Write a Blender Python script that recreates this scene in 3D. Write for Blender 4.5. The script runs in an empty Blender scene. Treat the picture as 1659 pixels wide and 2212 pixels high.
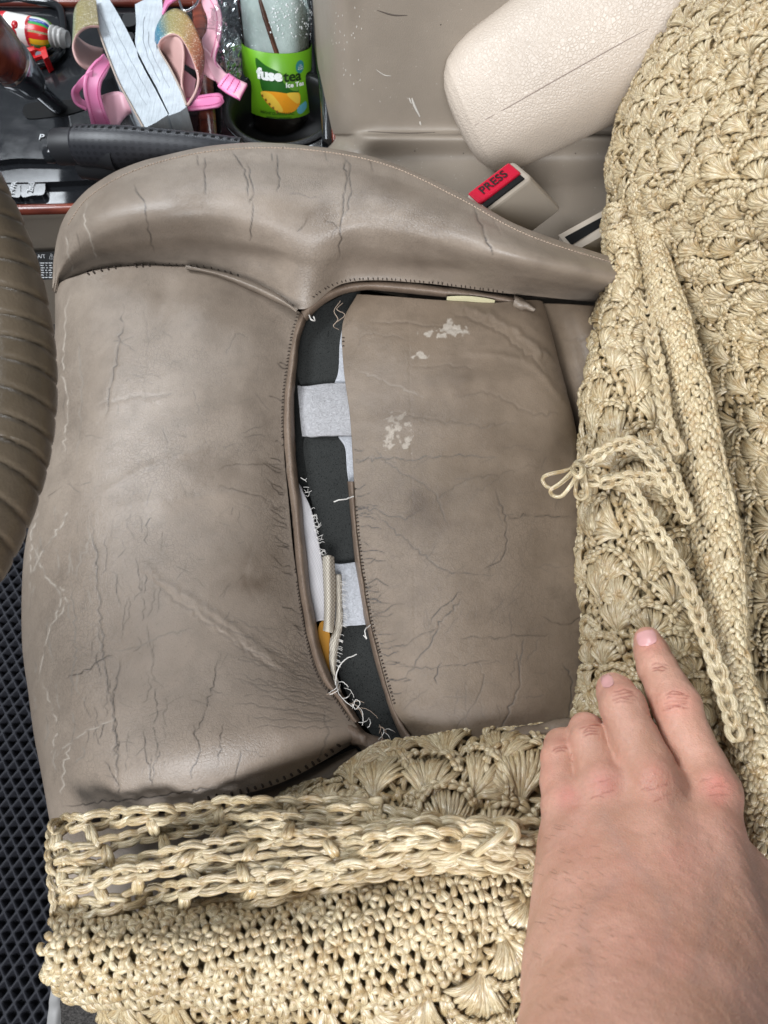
import bpy, bmesh, math, random
import numpy as np
from mathutils import Vector, Matrix
from mathutils.bvhtree import BVHTree

random.seed(7)
RNG = np.random.default_rng(11)
SC = bpy.context.scene
COL = SC.collection
R = math.radians

# ------------------------------------------------------------------ camera
PITCH = R(24)
CAM = np.array([0.0, -0.19, 0.43])
FPX = 1535.0                       # focal length in pixels of a 1659 x 2212 picture
cd = bpy.data.cameras.new('camera')
cam = bpy.data.objects.new('camera', cd); COL.objects.link(cam)
cam.location = CAM; cam.rotation_euler = (PITCH, 0, 0)
cd.sensor_fit = 'VERTICAL'; cd.sensor_height = 9.8; cd.lens = 6.8
cd.clip_start = 0.01; cd.clip_end = 50
cd.dof.use_dof = True; cd.dof.focus_distance = 0.45; cd.dof.aperture_fstop = 4.5
SC.camera = cam

# ------------------------------------------------------------------ light
w = bpy.data.worlds.new('World'); SC.world = w; w.use_nodes = True
bg = w.node_tree.nodes['Background']
bg.inputs['Color'].default_value = (0.80, 0.90, 1.0, 1); bg.inputs['Strength'].default_value = 0.16


def area(name, loc, target, sx, sy, energy, color):
    l = bpy.data.lights.new(name, 'AREA'); l.shape = 'RECTANGLE'; l.size = sx; l.size_y = sy
    l.energy = energy; l.color = color
    o = bpy.data.objects.new(name, l); COL.objects.link(o)
    o.location = loc
    o.rotation_euler = (Vector(target) - Vector(loc)).to_track_quat('-Z', 'Y').to_euler()
    return o


area('windshield_light', (-1.15, 0.30, 1.30), (0, 0.05, 0), 0.9, 0.55, 31, (0.90, 0.95, 1.0))
area('door_opening_light', (-0.15, -1.15, 0.95), (0.05, 0.1, 0), 0.8, 0.45, 29, (0.93, 0.96, 1.0))
area('passenger_window_light', (-0.45, 1.45, 0.88), (-.1, 0.1, 0), 1.2, 0.15, 7, (0.88, 0.94, 1.0))
SC.view_settings.view_transform = 'Standard'; SC.view_settings.look = 'None'
SC.view_settings.exposure = 0.24; SC.view_settings.gamma = 1.0
SC.view_settings.use_curve_mapping = False

# ------------------------------------------------------------------ pixel rays
_c, _s = math.cos(PITCH), math.sin(PITCH)
FW = np.array([0, _s, -_c]); UP = np.array([0, _c, _s]); RT = np.array([1.0, 0, 0])


def ray(px, py):
    return FW + (px - 829.5) / FPX * RT + (1106 - py) / FPX * UP


def P(px, py, z=0.0):               # on the level z
    d = ray(px, py); t = (z - CAM[2]) / d[2]
    return CAM + d * t


def PY(px, py, Y):                  # on an upright plane along the car
    d = ray(px, py); t = (Y - CAM[1]) / d[1]
    return CAM + d * t


def PPL(px, py, n, c):              # on the plane n.x = c
    d = ray(px, py); n = np.array(n, float)
    t = (c - CAM @ n) / (d @ n)
    return CAM + d * t


def PD(px, py, dep):                # at a distance along the axis
    return CAM + ray(px, py) * dep


def project(p):
    q = np.asarray(p) - CAM
    dep = q @ FW
    return 829.5 + FPX * (q @ RT) / dep, 1106 - FPX * (q @ UP) / dep


# ------------------------------------------------------------------ mesh helpers
def tag(o, label=None, cat=None, group=None, kind=None):
    if label: o['label'] = label
    if cat: o['category'] = cat
    if group: o['group'] = group
    if kind: o['kind'] = kind
    return o


def empty(name, loc, label, cat, group=None):
    o = bpy.data.objects.new(name, None); COL.objects.link(o)
    o.location = Vector(loc); o.empty_display_size = 0.02
    return tag(o, label, cat, group)


def link(name, me, mat=None, parent=None, smooth=True):
    o = bpy.data.objects.new(name, me); COL.objects.link(o)
    if mat is not None and len(me.materials) == 0: me.materials.append(mat)
    if parent is not None:
        o.parent = parent
        lo = Vector((0, 0, 0)); q = parent
        while q is not None:
            lo += q.location; q = q.parent
        o.matrix_parent_inverse = Matrix.Identity(4)
        o.location = -lo
        # vertices are given in world coordinates; shift the mesh origin to the parent
    if smooth:
        me.polygons.foreach_set('use_smooth', [True] * len(me.polygons))
    return o


class MB:
    """collects pieces of one mesh (world coordinates)"""
    def __init__(self):
        self.v = []; self.f = []; self.uv = []; self.n = 0; self.mi = []; self.col = []

    def add(self, v, f, uv=None, mi=0, col=0.0):
        v = np.asarray(v, float)
        self.v.append(v)
        if uv is None: uv = np.zeros((len(v), 2))
        self.uv.append(np.asarray(uv, float))
        f = np.asarray(f, int)
        if f.size:
            if f.ndim == 2:
                self.f.append(f + self.n)
            self.mi.append(np.full(len(f), mi))
        self.col.append(np.full(len(v), col) if np.isscalar(col) else np.asarray(col))
        self.n += len(v)

    def build(self, name, mats, parent=None, smooth=True, attr=None):
        v = np.concatenate(self.v); uv = np.concatenate(self.uv); col = np.concatenate(self.col)
        quads = [f for f in self.f if f.shape[1] == 4]
        faces = [list(map(int, r)) for f in self.f for r in f]
        me = bpy.data.meshes.new(name)
        me.from_pydata(v.tolist(), [], faces)
        lv = np.zeros(len(me.loops), dtype=np.int32); me.loops.foreach_get('vertex_index', lv)
        ul = me.uv_layers.new(name='UVMap')
        ul.data.foreach_set('uv', uv[lv].ravel())
        if attr:
            a = me.attributes.new(attr, 'FLOAT', 'POINT'); a.data.foreach_set('value', col)
        if not isinstance(mats, (list, tuple)): mats = [mats]
        for m in mats: me.materials.append(m)
        me.polygons.foreach_set('material_index', np.concatenate(self.mi).astype(np.int32))
        me.validate()
        return link(name, me, None, parent, smooth)


def cr(pts, n, closed=False):
    """Catmull-Rom through pts, n samples"""
    p = np.asarray(pts, float)
    k = len(p)
    if closed:
        t = np.linspace(0, k, n, endpoint=False); i = np.floor(t).astype(int); f = (t - i)[:, None]
        g = lambda j: p[(i + j) % k]
        a, b, c, d = g(-1), g(0), g(1), g(2)
    else:
        q = np.vstack([2 * p[0] - p[1], p, 2 * p[-1] - p[-2]])
        t = np.linspace(0, k - 1, n); i = np.minimum(np.floor(t).astype(int), k - 2); f = (t - i)[:, None]
        a, b, c, d = q[i], q[i + 1], q[i + 2], q[i + 3]
    return 0.5 * (2 * b + (c - a) * f + (2 * a - 5 * b + 4 * c - d) * f ** 2 + (3 * b - a - 3 * c + d) * f ** 3)


def cr_axis(a, n):
    """Catmull-Rom along axis 0 of an array [k, m, 3]"""
    k, m, c = a.shape
    return cr(a.reshape(k, m * c), n).reshape(n, m, c)


def netgrid(ctrl, nu, nv):
    a = np.asarray(ctrl, float)                 # [rows, cols, 3]
    a = cr_axis(a, nu)
    return cr_axis(a.transpose(1, 0, 2), nv).transpose(1, 0, 2)


def gridfaces(nu, nv, closed_v=False):
    i = np.arange(nu - 1)[:, None]
    if closed_v:
        j = np.arange(nv)[None, :]; j2 = (j + 1) % nv
    else:
        j = np.arange(nv - 1)[None, :]; j2 = j + 1
    a = i * nv + j; b = i * nv + j2; c = (i + 1) * nv + j2; d = (i + 1) * nv + j
    return np.stack([a, b, c, d], -1).reshape(-1, 4)


def gridnormals(g):
    du = np.gradient(g, axis=0); dv = np.gradient(g, axis=1)
    n = np.cross(dv, du)
    n /= np.linalg.norm(n, axis=-1, keepdims=True) + 1e-12
    return n


def orient(g):
    """make grid normals face the camera side on average"""
    n = gridnormals(g)
    if ((CAM - g) * n).sum(-1).mean() < 0:
        g = g[:, ::-1]
    return g


def frames(path, up=(0, 0, 1)):
    p = np.asarray(path, float)
    t = np.gradient(p, axis=0); t /= np.linalg.norm(t, axis=1, keepdims=True) + 1e-12
    u = np.zeros_like(p); ref = np.array(up, float)
    for i in range(len(p)):
        a = ref - t[i] * (ref @ t[i])
        nrm = np.linalg.norm(a)
        if nrm < 1e-6:
            a = np.cross(t[i], [0.3, 0.8, 0.5]); nrm = np.linalg.norm(a)
        u[i] = a / nrm
        ref = u[i]
    return t, u, np.cross(t, u)


def tube_grid(path, rad, ns=10, flat=1.0, up=(0, 0, 1), twist=0.0):
    p = np.asarray(path, float); n = len(p)
    rad = np.full(n, rad) if np.isscalar(rad) else np.asarray(rad, float)
    t, u, s = frames(p, up)
    th = np.linspace(0, 2 * np.pi, ns, endpoint=False)
    th = th[None, :] + twist * np.linspace(0, 1, n)[:, None]
    return p[:, None, :] + rad[:, None, None] * (np.cos(th)[..., None] * u[:, None, :] * flat + np.sin(th)[..., None] * s[:, None, :])


def add_tube(mb, path, rad, ns=10, flat=1.0, up=(0, 0, 1), caps=True, mi=0, col=0.0):
    g = tube_grid(path, rad, ns, flat, up)
    n = len(g)
    f = gridfaces(n, ns, True)
    uv = np.stack(np.meshgrid(np.linspace(0, 1, n), np.linspace(0, 1, ns), indexing='ij'), -1).reshape(-1, 2)
    mb.add(g.reshape(-1, 3), f, uv, mi, col)
    if caps:
        for k, rev in ((0, False), (n - 1, True)):
            c = g[k].mean(0)
            vv = np.vstack([g[k], c]); ff = [[i, (i + 1) % ns, ns] for i in range(ns)]
            if rev: ff = [q[::-1] for q in ff]
            mb.add(vv, np.array(ff), None, mi, col)


def add_grid(mb, g, mi=0, col=0.0, closed_v=False):
    nu, nv = g.shape[:2]
    uv = np.stack(np.meshgrid(np.linspace(0, 1, nu), np.linspace(0, 1, nv), indexing='ij'), -1).reshape(-1, 2)
    mb.add(g.reshape(-1, 3), gridfaces(nu, nv, closed_v), uv, mi, col)


def add_prism(mb, poly, off, mi=0, col=0.0):
    """closed outline (list of 3D points) pushed along off"""
    a = np.asarray(poly, float); b = a + np.asarray(off, float); n = len(a)
    nrm = np.zeros(3)
    for i in range(n): nrm += np.cross(a[i], a[(i + 1) % n])
    if nrm @ np.asarray(off, float) > 0: a = a[::-1]; b = b[::-1]
    mb.add(np.vstack([a, b]), [[i, i + n, (i + 1) % n + n, (i + 1) % n] for i in range(n)], None, mi, col)
    # fan caps through the centroid
    for ring, rev in ((a, False), (b, True)):
        vv = np.vstack([ring, ring.mean(0)])
        ff = [[i, (i + 1) % n, n] for i in range(n)]
        if rev: ff = [q[::-1] for q in ff]
        mb.add(vv, np.array(ff), None, mi, col)


def add_box(mb, c, ax, ay, az, mi=0, col=0.0):
    c = np.asarray(c, float); ax, ay, az = (np.asarray(q, float) for q in (ax, ay, az))
    if np.cross(ax, ay) @ az < 0: az = -az
    v = np.array([c + sx * ax + sy * ay + sz * az for sz in (-1, 1) for sy in (-1, 1) for sx in (-1, 1)])
    f = [[0, 2, 3, 1], [4, 5, 7, 6], [0, 1, 5, 4], [2, 6, 7, 3], [0, 4, 6, 2], [1, 3, 7, 5]]
    mb.add(v, f, None, mi, col)


def bevel(o, wdt, seg=2, ang=40):
    m = o.modifiers.new('bevel', 'BEVEL'); m.width = wdt; m.segments = seg
    m.limit_method = 'ANGLE'; m.angle_limit = R(ang)
    return o


def solid(o, t, offset=-1.0, mat_off=0):
    m = o.modifiers.new('solid', 'SOLIDIFY'); m.thickness = t; m.offset = offset
    m.material_offset = mat_off
    return o


def fbm(p, scale, seed=0, octaves=3):
    """cheap value noise of 2D/3D points"""
    p = np.asarray(p, float) * scale
    if p.shape[-1] == 2: p = np.concatenate([p, np.zeros(p.shape[:-1] + (1,))], -1)
    out = np.zeros(p.shape[:-1]); amp = 1.0; tot = 0
    def h(i):
        i = i.astype(np.int64)
        n = (i[..., 0] * 374761393 + i[..., 1] * 668265263 + i[..., 2] * 2147483647 + seed * 974711)
        n = (n ^ (n >> 13)) * 1274126177
        n = n ^ (n >> 16)
        return (n & 0xffff) / 65535.0
    for o in range(octaves):
        i = np.floor(p); f = p - i; f = f * f * (3 - 2 * f)
        r = 0
        for dx in (0, 1):
            for dy in (0, 1):
                for dz in (0, 1):
                    wgt = (f[..., 0] if dx else 1 - f[..., 0]) * (f[..., 1] if dy else 1 - f[..., 1]) * (f[..., 2] if dz else 1 - f[..., 2])
                    r = r + wgt * h(i + np.array([dx, dy, dz]))
        out += amp * (r - 0.5); tot += amp
        amp *= 0.5; p = p * 2.03 + 7.1
    return out / tot * 2


# ------------------------------------------------------------------ materials
MATS = {}


def mat(name, base, rough=0.5, spec=0.5, metal=0.0, **kw):
    m = bpy.data.materials.new(name); m.use_nodes = True
    b = m.node_tree.nodes['Principled BSDF']
    b.inputs['Base Color'].default_value = (*base, 1); b.inputs['Roughness'].default_value = rough
    b.inputs['Specular IOR Level'].default_value = spec; b.inputs['Metallic'].default_value = metal
    for k, v in kw.items(): b.inputs[k.replace('_', ' ')].default_value = v
    MATS[name] = m
    return m


class NT:
    def __init__(self, m):
        self.t = m.node_tree; self.b = self.t.nodes['Principled BSDF']

    def n(self, typ, **kw):
        x = self.t.nodes.new(typ)
        for k, v in kw.items():
            if k.startswith('i_'):
                key = k[2:].replace('_', ' ')
                x.inputs[int(key) if key.isdigit() else key].default_value = v
            else: setattr(x, k, v)
        return x

    def l(self, a, b): self.t.links.new(a, b)

    def noise(self, scale, detail=4, rough=0.55, coord=None, dist=0.0):
        x = self.n('ShaderNodeTexNoise'); x.inputs['Scale'].default_value = scale
        x.inputs['Detail'].default_value = detail; x.inputs['Roughness'].default_value = rough
        x.inputs['Distortion'].default_value = dist
        if coord is None:
            if not hasattr(self, 'tc'): self.tc = self.n('ShaderNodeTexCoord')
            coord = self.tc.outputs['Object']
        self.l(coord, x.inputs['Vector'])
        return x.outputs['Fac']

    def ramp(self, fac, stops):
        r = self.n('ShaderNodeValToRGB'); e = r.color_ramp.elements
        while len(e) < len(stops): e.new(0.5)
        for q, (p, c) in zip(e, stops):
            q.position = p; q.color = c if len(c) == 4 else (*c, 1)
        self.l(fac, r.inputs['Fac'])
        return r.outputs['Color']

    def mix(self, fac, a, b, mode='MIX'):
        x = self.n('ShaderNodeMix', data_type='RGBA', blend_type=mode)
        for s, v in ((x.inputs[0], fac), (x.inputs[6], a), (x.inputs[7], b)):
            if hasattr(v, 'links') or hasattr(v, 'is_linked'): self.l(v, s)
            elif isinstance(v, (int, float)): s.default_value = v
            else: s.default_value = (*v, 1) if len(v) == 3 else v
        return x.outputs[2]

    def math(self, op, a, b=0.0, clamp=False):
        x = self.n('ShaderNodeMath', operation=op, use_clamp=clamp)
        for s, v in ((x.inputs[0], a), (x.inputs[1], b)):
            if isinstance(v, (int, float)): s.default_value = v
            else: self.l(v, s)
        return x.outputs[0]

    def attr(self, name):
        return self.n('ShaderNodeAttribute', attribute_name=name).outputs['Fac']

    def bump(self, h, strength=0.3, dist=0.001, prev=None):
        x = self.n('ShaderNodeBump'); x.inputs['Strength'].default_value = strength
        x.inputs['Distance'].default_value = dist
        self.l(h, x.inputs['Height'])
        if prev is not None: self.l(prev, x.inputs['Normal'])
        return x.outputs['Normal']

    def color(self, s): self.l(s, self.b.inputs['Base Color'])
    def rough(self, s): self.l(s, self.b.inputs['Roughness'])
    def normal(self, s): self.l(s, self.b.inputs['Normal'])


def leather(name, c1, c2, rough=0.42, crackle=0.5, grain=900):
    m = mat(name, c1, rough, 0.5); t = NT(m)
    big = t.noise(9, 4, 0.6)
    mid = t.noise(45, 5, 0.65)
    base = t.mix(t.ramp(big, [(0.35, (0, 0, 0)), (0.68, (1, 1, 1))]), c1, c2)
    base = t.mix(t.ramp(mid, [(0.42, (0, 0, 0)), (0.72, (0.5, 0.5, 0.5))]), base, tuple(x * 0.66 for x in c1))
    speck = t.ramp(t.noise(520, 3, 0.7), [(0.60, (0, 0, 0)), (0.72, (0.4, 0.4, 0.4))])
    base = t.mix(speck, base, tuple(x * 0.55 for x in c1))
    if not hasattr(t, 'tc'): t.tc = t.n('ShaderNodeTexCoord')
    # fine crackle: warped cell edges, only in worn zones
    wn = t.n('ShaderNodeTexNoise'); wn.inputs['Scale'].default_value = 60; wn.inputs['Detail'].default_value = 3
    t.l(t.tc.outputs['Object'], wn.inputs['Vector'])
    wv = t.n('ShaderNodeVectorMath', operation='MULTIPLY_ADD')
    wv.inputs[1].default_value = (0.012, 0.012, 0.012)
    t.l(wn.outputs['Color'], wv.inputs[0]); t.l(t.tc.outputs['Object'], wv.inputs[2])
    vo = t.n('ShaderNodeTexVoronoi', feature='DISTANCE_TO_EDGE'); vo.inputs['Scale'].default_value = 360
    t.l(wv.outputs[0], vo.inputs['Vector'])
    edge = t.math('SUBTRACT', 1.0, t.math('MULTIPLY', vo.outputs['Distance'], 9.0, True), True)
    zone = t.ramp(t.noise(16, 4, 0.6), [(0.46, (0, 0, 0)), (0.66, (1, 1, 1))])
    wear = t.attr('wear')
    zone2 = t.math('MAXIMUM', t.math('MULTIPLY', zone, 0.5), wear, True)
    fine = t.math('MULTIPLY', t.math('MULTIPLY', edge, zone2), crackle)
    crack = t.attr('crack')
    dark = t.math('MAXIMUM', t.math('MULTIPLY', fine, 0.75), crack, True)
    base = t.mix(dark, base, (0.045, 0.035, 0.028))
    scuff = t.attr('scuff')
    base = t.mix(scuff, base, (0.37, 0.32, 0.265))
    stain = t.attr('stain')
    base = t.mix(t.math('MULTIPLY', stain, 1.5, True), base, (0.085, 0.058, 0.038))
    t.color(base)
    t.rough(t.math('ADD', t.math('MULTIPLY', t.noise(30, 4), 0.22), t.math('ADD', t.math('SUBTRACT', rough - 0.11, t.math('MULTIPLY', wear, 0.10)), t.math('MULTIPLY', scuff, 0.4))))
    n1 = t.bump(t.noise(grain, 4, 0.7), 0.42, 0.0007)
    n2 = t.bump(fine, -0.5 if False else 0.5, -0.0005, n1)
    n3 = t.bump(t.noise(240, 4, 0.6), 0.20, 0.0008, n2)
    t.normal(n3)
    return m


leather('taupe_leather', (0.212, 0.167, 0.129), (0.270, 0.218, 0.173), 0.39, 0.62)
leather('insert_leather', (0.162, 0.119, 0.082), (0.212, 0.159, 0.115), 0.45, 0.55)
leather('welt_leather', (0.165, 0.115, 0.082), (0.20, 0.145, 0.105), 0.5, 0.9)
# ================================================================== the car seat
SEAT = empty('car_seat', P(700, 1106, -0.16), 'worn taupe leather driver seat cushion with its front seam torn open', 'car seat')
SURF = {}                                   # name -> BVH of built surfaces


def bvh_of(o):
    me = o.data
    v = [tuple(o.matrix_world.to_translation() * 0 + x.co) for x in me.vertices]
    return BVHTree.FromPolygons(v, [tuple(p.vertices) for p in me.polygons])


def hit(px, py, names, lift=0.0):
    d = ray(px, py); best = None
    for nme in names:
        r = SURF[nme].ray_cast(Vector(CAM), Vector(d / np.linalg.norm(d)))
        if r[0] is not None and (best is None or r[3] < best[2]): best = (np.array(r[0]), np.array(r[1]), r[3])
    if best is None: return None
    p, n, _ = best
    if n @ d > 0: n = -n
    return p + n * lift, n


def polydist(px, py, pts):
    """distance of many pixels to a polyline, and the position along it (0-1)"""
    best = np.full(px.shape, 1e9); tt = np.zeros(px.shape); k = len(pts) - 1
    for i in range(k):
        a = pts[i]; b = pts[i + 1]; ab = b - a; L = ab @ ab + 1e-9
        t = np.clip(((px - a[0]) * ab[0] + (py - a[1]) * ab[1]) / L, 0, 1)
        d = np.hypot(px - a[0] - t * ab[0], py - a[1] - t * ab[1])
        m = d < best
        best = np.where(m, d, best); tt = np.where(m, (i + t) / k, tt)
    return best, tt


def creases(px, py, specs, rng):
    disp = np.zeros(px.shape); crack = np.zeros(px.shape); scuff = np.zeros(px.shape)
    for sp in specs:
        pts, wd, dep, ck, sc = sp
        pts = np.asarray(pts, float); dep *= 0.42
        if dep > 0: wd *= 0.66
        if ck > .25: dep *= .75
        L = np.hypot(*np.diff(pts, axis=0).T).sum()
        n = max(4, int(L / 9))
        q = cr(pts, n)
        q += rng.normal(0, min(2.4, L / 26) if ck or sc else 0.6, q.shape)
        x0, y0 = q.min(0) - wd * 3.5 - 4; x1, y1 = q.max(0) + wd * 3.5 + 4
        m = (px > x0) & (px < x1) & (py > y0) & (py < y1)
        if not m.any(): continue
        d, t = polydist(px[m], py[m], q)
        env = np.clip(np.minimum(t, 1 - t) * 6, 0, 1) ** 0.7
        vari = 0.6 + 0.4 * np.interp(t, np.linspace(0, 1, n), rng.random(n))
        g = np.exp(-(d / wd) ** 2) * env * vari
        disp[m] -= (dep if dep < 0 else dep * .8) * g + (-0.10 * dep) * np.exp(-((d - wd * 1.9) / wd) ** 2) * env
        brk = np.interp(t, np.linspace(0, 1, n), rng.random(n))
        if ck: crack[m] = np.maximum(crack[m], min(1, ck * 1.9) * np.exp(-(d / (1.0 + wd * 0.25)) ** 2) * env * np.clip(brk * 1.5 + .3, 0, 1))
        if sc: scuff[m] = np.maximum(scuff[m], sc * np.exp(-(d / (1.1 + wd * 0.25)) ** 2) * env * np.clip(brk * 2.2 - 0.2, 0, 1))
    return disp, crack, scuff


def panel(name, ctrl, nu, nv, material, parent, specs=(), lump=0.0006, seed=1, wear=(), peel=(), stain=(), soft=()):
    g = orient(netgrid(ctrl, nu, nv))
    nrm = gridnormals(g)
    px, py = project(g)
    rng = np.random.default_rng(seed)
    disp, crack, scuff = creases(px, py, specs, rng)
    disp += lump * fbm(g, 24, seed, 2) + lump * 0.10 * fbm(g, 160, seed + 3, 2)
    for (cx, cy, rx, ry, ang, dep) in soft:               # broad dents and ridges
        c_, s_ = math.cos(R(ang)), math.sin(R(ang))
        dx, dy = px - cx, py - cy
        disp += dep * np.exp(-((dx * c_ + dy * s_) / rx) ** 2 - ((-dx * s_ + dy * c_) / ry) ** 2)
    wr = np.zeros(px.shape)
    for (cx, cy, rx, ry, a) in wear:
        wr = np.maximum(wr, a * np.exp(-((px - cx) / rx) ** 2 - ((py - cy) / ry) ** 2))
    pix = np.stack([px, py], -1)
    for (cx, cy, rx, ry, thr) in peel:                    # flaked finish with ragged edges
        e = 1 - np.hypot((px - cx) / rx, (py - cy) / ry)
        k = e + 0.9 * fbm(pix + 6 * np.stack([fbm(pix, .05, 3, 2), fbm(pix, .05, 4, 2)], -1), 0.11, seed + 9, 4)
        scuff = np.maximum(scuff, np.clip((k - thr) * 4.5, 0, 1) * (e > 0) * (.72 + .28 * np.clip(fbm(pix, 0.3, seed + 12, 2) + .6, 0, 1)))
    st = np.zeros(px.shape)
    for (cx, cy, rx, ry, a) in stain:
        e = np.exp(-((px - cx) / rx) ** 2 - ((py - cy) / ry) ** 2)
        st = np.maximum(st, a * np.clip(e * (0.75 + 0.9 * fbm(pix, 0.03, seed + 21, 4)), 0, 1))
    g2 = g + nrm * disp[..., None]
    mb = MB(); add_grid(mb, g2)
    o = mb.build(name, material, parent)
    for an, arr in (('crack', crack), ('scuff', scuff), ('wear', np.clip(wr, 0, 1)), ('stain', st)):
        a = o.data.attributes.new(an, 'FLOAT', 'POINT'); a.data.foreach_set('value', arr.ravel())
    SURF[name] = bvh_of(o)
    return o


def rows(rws):
    """control net from rows of (px, py, z)"""
    return [[P(*q) for q in r] for r in rws]


def zrow(pts, zs):
    return [(x, y, z) for (x, y), z in zip(pts, zs)]


# ---- front (thigh) panel
tp = [
    [(118, 628), (172, 594), (265, 576), (400, 576), (530, 607), (648, 674)],
    [(116, 760), (190, 745), (300, 740), (410, 745), (530, 760), (626, 785)],
    [(108, 900), (185, 900), (300, 900), (410, 905), (520, 915), (613, 930)],
    [(82, 1040), (170, 1045), (300, 1050), (410, 1060), (530, 1075), (626, 1090)],
    [(50, 1210), (150, 1212), (280, 1220), (410, 1225), (540, 1235), (642, 1250)],
    [(46, 1380), (140, 1390), (280, 1398), (420, 1400), (560, 1405), (676, 1420)],
    [(68, 1550), (150, 1555), (290, 1552), (430, 1540), (590, 1525), (730, 1512)],
    [(94, 1700), (170, 1680), (300, 1655), (450, 1632), (600, 1598), (776, 1578)],
    [(112, 1800), (200, 1768), (330, 1750), (480, 1728), (620, 1688), (765, 1605)],
]
tz = [
    [-.040, -.008, .004, .010, .006, -.004],
    [-.040, -.002, .014, .018, .012, -.004],
    [-.042, -.002, .016, .020, .013, -.004],
    [-.045, -.002, .016, .020, .013, -.004],
    [-.048, -.002, .017, .021, .014, -.004],
    [-.048, .000, .019, .024, .017, -.003],
    [-.045, .004, .024, .029, .021, -.002],
    [-.040, .006, .025, .028, .020, -.003],
    [-.046, -.004, .011, .014, .005, -.010],
]
net = []
for a, b in zip(tp, tz):
    r = [P(x, y, z) for (x, y), z in zip(a, b)]
    r = [r[0] + np.array([0.012, 0, -0.13]), r[0] + np.array([0.002, 0, -0.045])] + r
    net.append(r)
sp = [
    ([(148, 640), (136, 760), (146, 880), (138, 990)], 3, .0003, 0, .8),
    ([(166, 700), (176, 860), (168, 1000)], 3, .0004, .3, .35),
    ([(268, 655), (262, 740), (246, 830), (232, 905)], 5, .0011, .35, 0),
    ([(310, 650), (318, 760), (312, 900)], 4, .0004, .12, 0),
    ([(205, 1340), (232, 1460), (250, 1580), (254, 1712)], 5, .0013, 1, .1),
    ([(196, 1120), (214, 1300), (222, 1420)], 4, .0008, .6, .2),
    ([(262, 1420), (248, 1520), (262, 1640)], 3, .0006, .8, 0),
    ([(225, 1640), (250, 1690), (262, 1715)], 3, .0005, .9, 0),
    ([(310, 1570), (318, 1660), (330, 1700)], 3, .0005, .7, 0),
    ([(340, 1590), (330, 1690)], 2.5, .0004, .6, .1),
    ([(415, 1560), (430, 1620), (408, 1690)], 3, .0005, .7, 0),
    ([(470, 1420), (455, 1500), (420, 1590)], 3, .0004, .5, 0),
    ([(480, 1560), (470, 1660)], 3, .0004, .5, 0),
    ([(520, 1620), (505, 1690)], 3, .0004, .5, 0),
    ([(700, 1530), (705, 1590), (690, 1640)], 3, .0006, .6, .2),
    ([(60, 1240), (120, 1150), (150, 1100)], 4, .0005, .3, .9),
    ([(70, 1180), (95, 1240), (130, 1290), (100, 1370)], 4, .0005, .3, .9),
    ([(120, 1260), (142, 1300), (105, 1370), (78, 1480)], 3.5, .0005, .2, .9),
    ([(90, 1470), (120, 1560), (110, 1640)], 3, .0004, .2, .8),
    ([(110, 1640), (150, 1600), (210, 1570), (260, 1550)], 3, .0004, .3, .7),
    ([(80, 1100), (66, 1180), (62, 1300)], 3, .0004, .2, .8),
    ([(130, 1720), (140, 1650), (150, 1610)], 3, .0004, .2, .8),
    ([(150, 1470), (200, 1440), (245, 1410)], 4, .0008, .5, 0),
    ([(245, 1410), (300, 1395), (360, 1370), (420, 1360)], 3, .0005, .3, .2),
    ([(300, 1210), (340, 1250), (420, 1300), (520, 1368), (610, 1430)], 8, -.0018, 0, .04),
    ([(400, 1300), (460, 1350), (560, 1410), (640, 1460)], 7, -.0015, 0, .04),
    ([(310, 1235), (400, 1310), (500, 1380), (600, 1450)], 5, .0012, .12, 0),
    ([(210, 1075), (300, 1020), (390, 985), (455, 965)], 10, -.0014, 0, 0),
    ([(230, 1105), (330, 1080), (450, 1070), (590, 1060)], 12, -.0013, 0, 0),
    ([(200, 880), (300, 860), (380, 850)], 7, .0008, .1, 0),
    ([(560, 1150), (530, 1240), (560, 1310)], 9, .0006, 0, 0),
    ([(640, 1010), (560, 1000), (470, 1010)], 4, .0005, .3, 0),
    ([(620, 1110), (560, 1070), (470, 1050)], 4, .0005, .3, 0),
    ([(150, 1250), (165, 1400), (160, 1520)], 3, .0005, .5, .4),
    ([(120, 1745), (260, 1730), (390, 1715), (470, 1700)], 4, .0009, .7, 0),
]
fan = np.random.default_rng(5)
for k in range(22):                                       # wrinkles fanning from the torn corner
    y0 = 1440 + k * 6.2; x0 = 690 + k * 2.5
    L = fan.uniform(90, 260); a = R(fan.uniform(24, 32) - k * 1.15)
    sp.append(([(x0, y0), (x0 - L * .5 * math.cos(a), y0 - L * .5 * math.sin(a) + fan.uniform(-3, 3)), (x0 - L * math.cos(a), y0 - L * math.sin(a))],
               2.6, .00055, .28, .10))
for k in range(30):                                       # short cracks along the stitched edge
    t = fan.uniform(0, 1); y0 = 760 + t * 760; x0 = np.interp(y0, [760, 930, 1090, 1250, 1420, 1520], [622, 606, 618, 634, 668, 726])
    L = fan.uniform(14, 46)
    sp.append(([(x0, y0), (x0 - L * .5, y0 - L * .22 + fan.uniform(-4, 4)), (x0 - L, y0 - L * fan.uniform(.2, .8))], 1.8, .0003, .7, 0))
for k in range(120):                                      # small cracks everywhere
    x0 = fan.uniform(130, 600); y0 = fan.uniform(700, 1700); L = fan.uniform(16, 60); a = fan.choice([1.57, 1.3, 0.5, 2.6, .1]) + fan.normal(0, .25)
    sp.append(([(x0, y0), (x0 + L * .5 * math.cos(a) + fan.uniform(-4, 4), y0 + L * .5 * math.sin(a)), (x0 + L * math.cos(a), y0 + L * math.sin(a))], 1.8, .0002, fan.uniform(.08, .34), .06))
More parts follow.
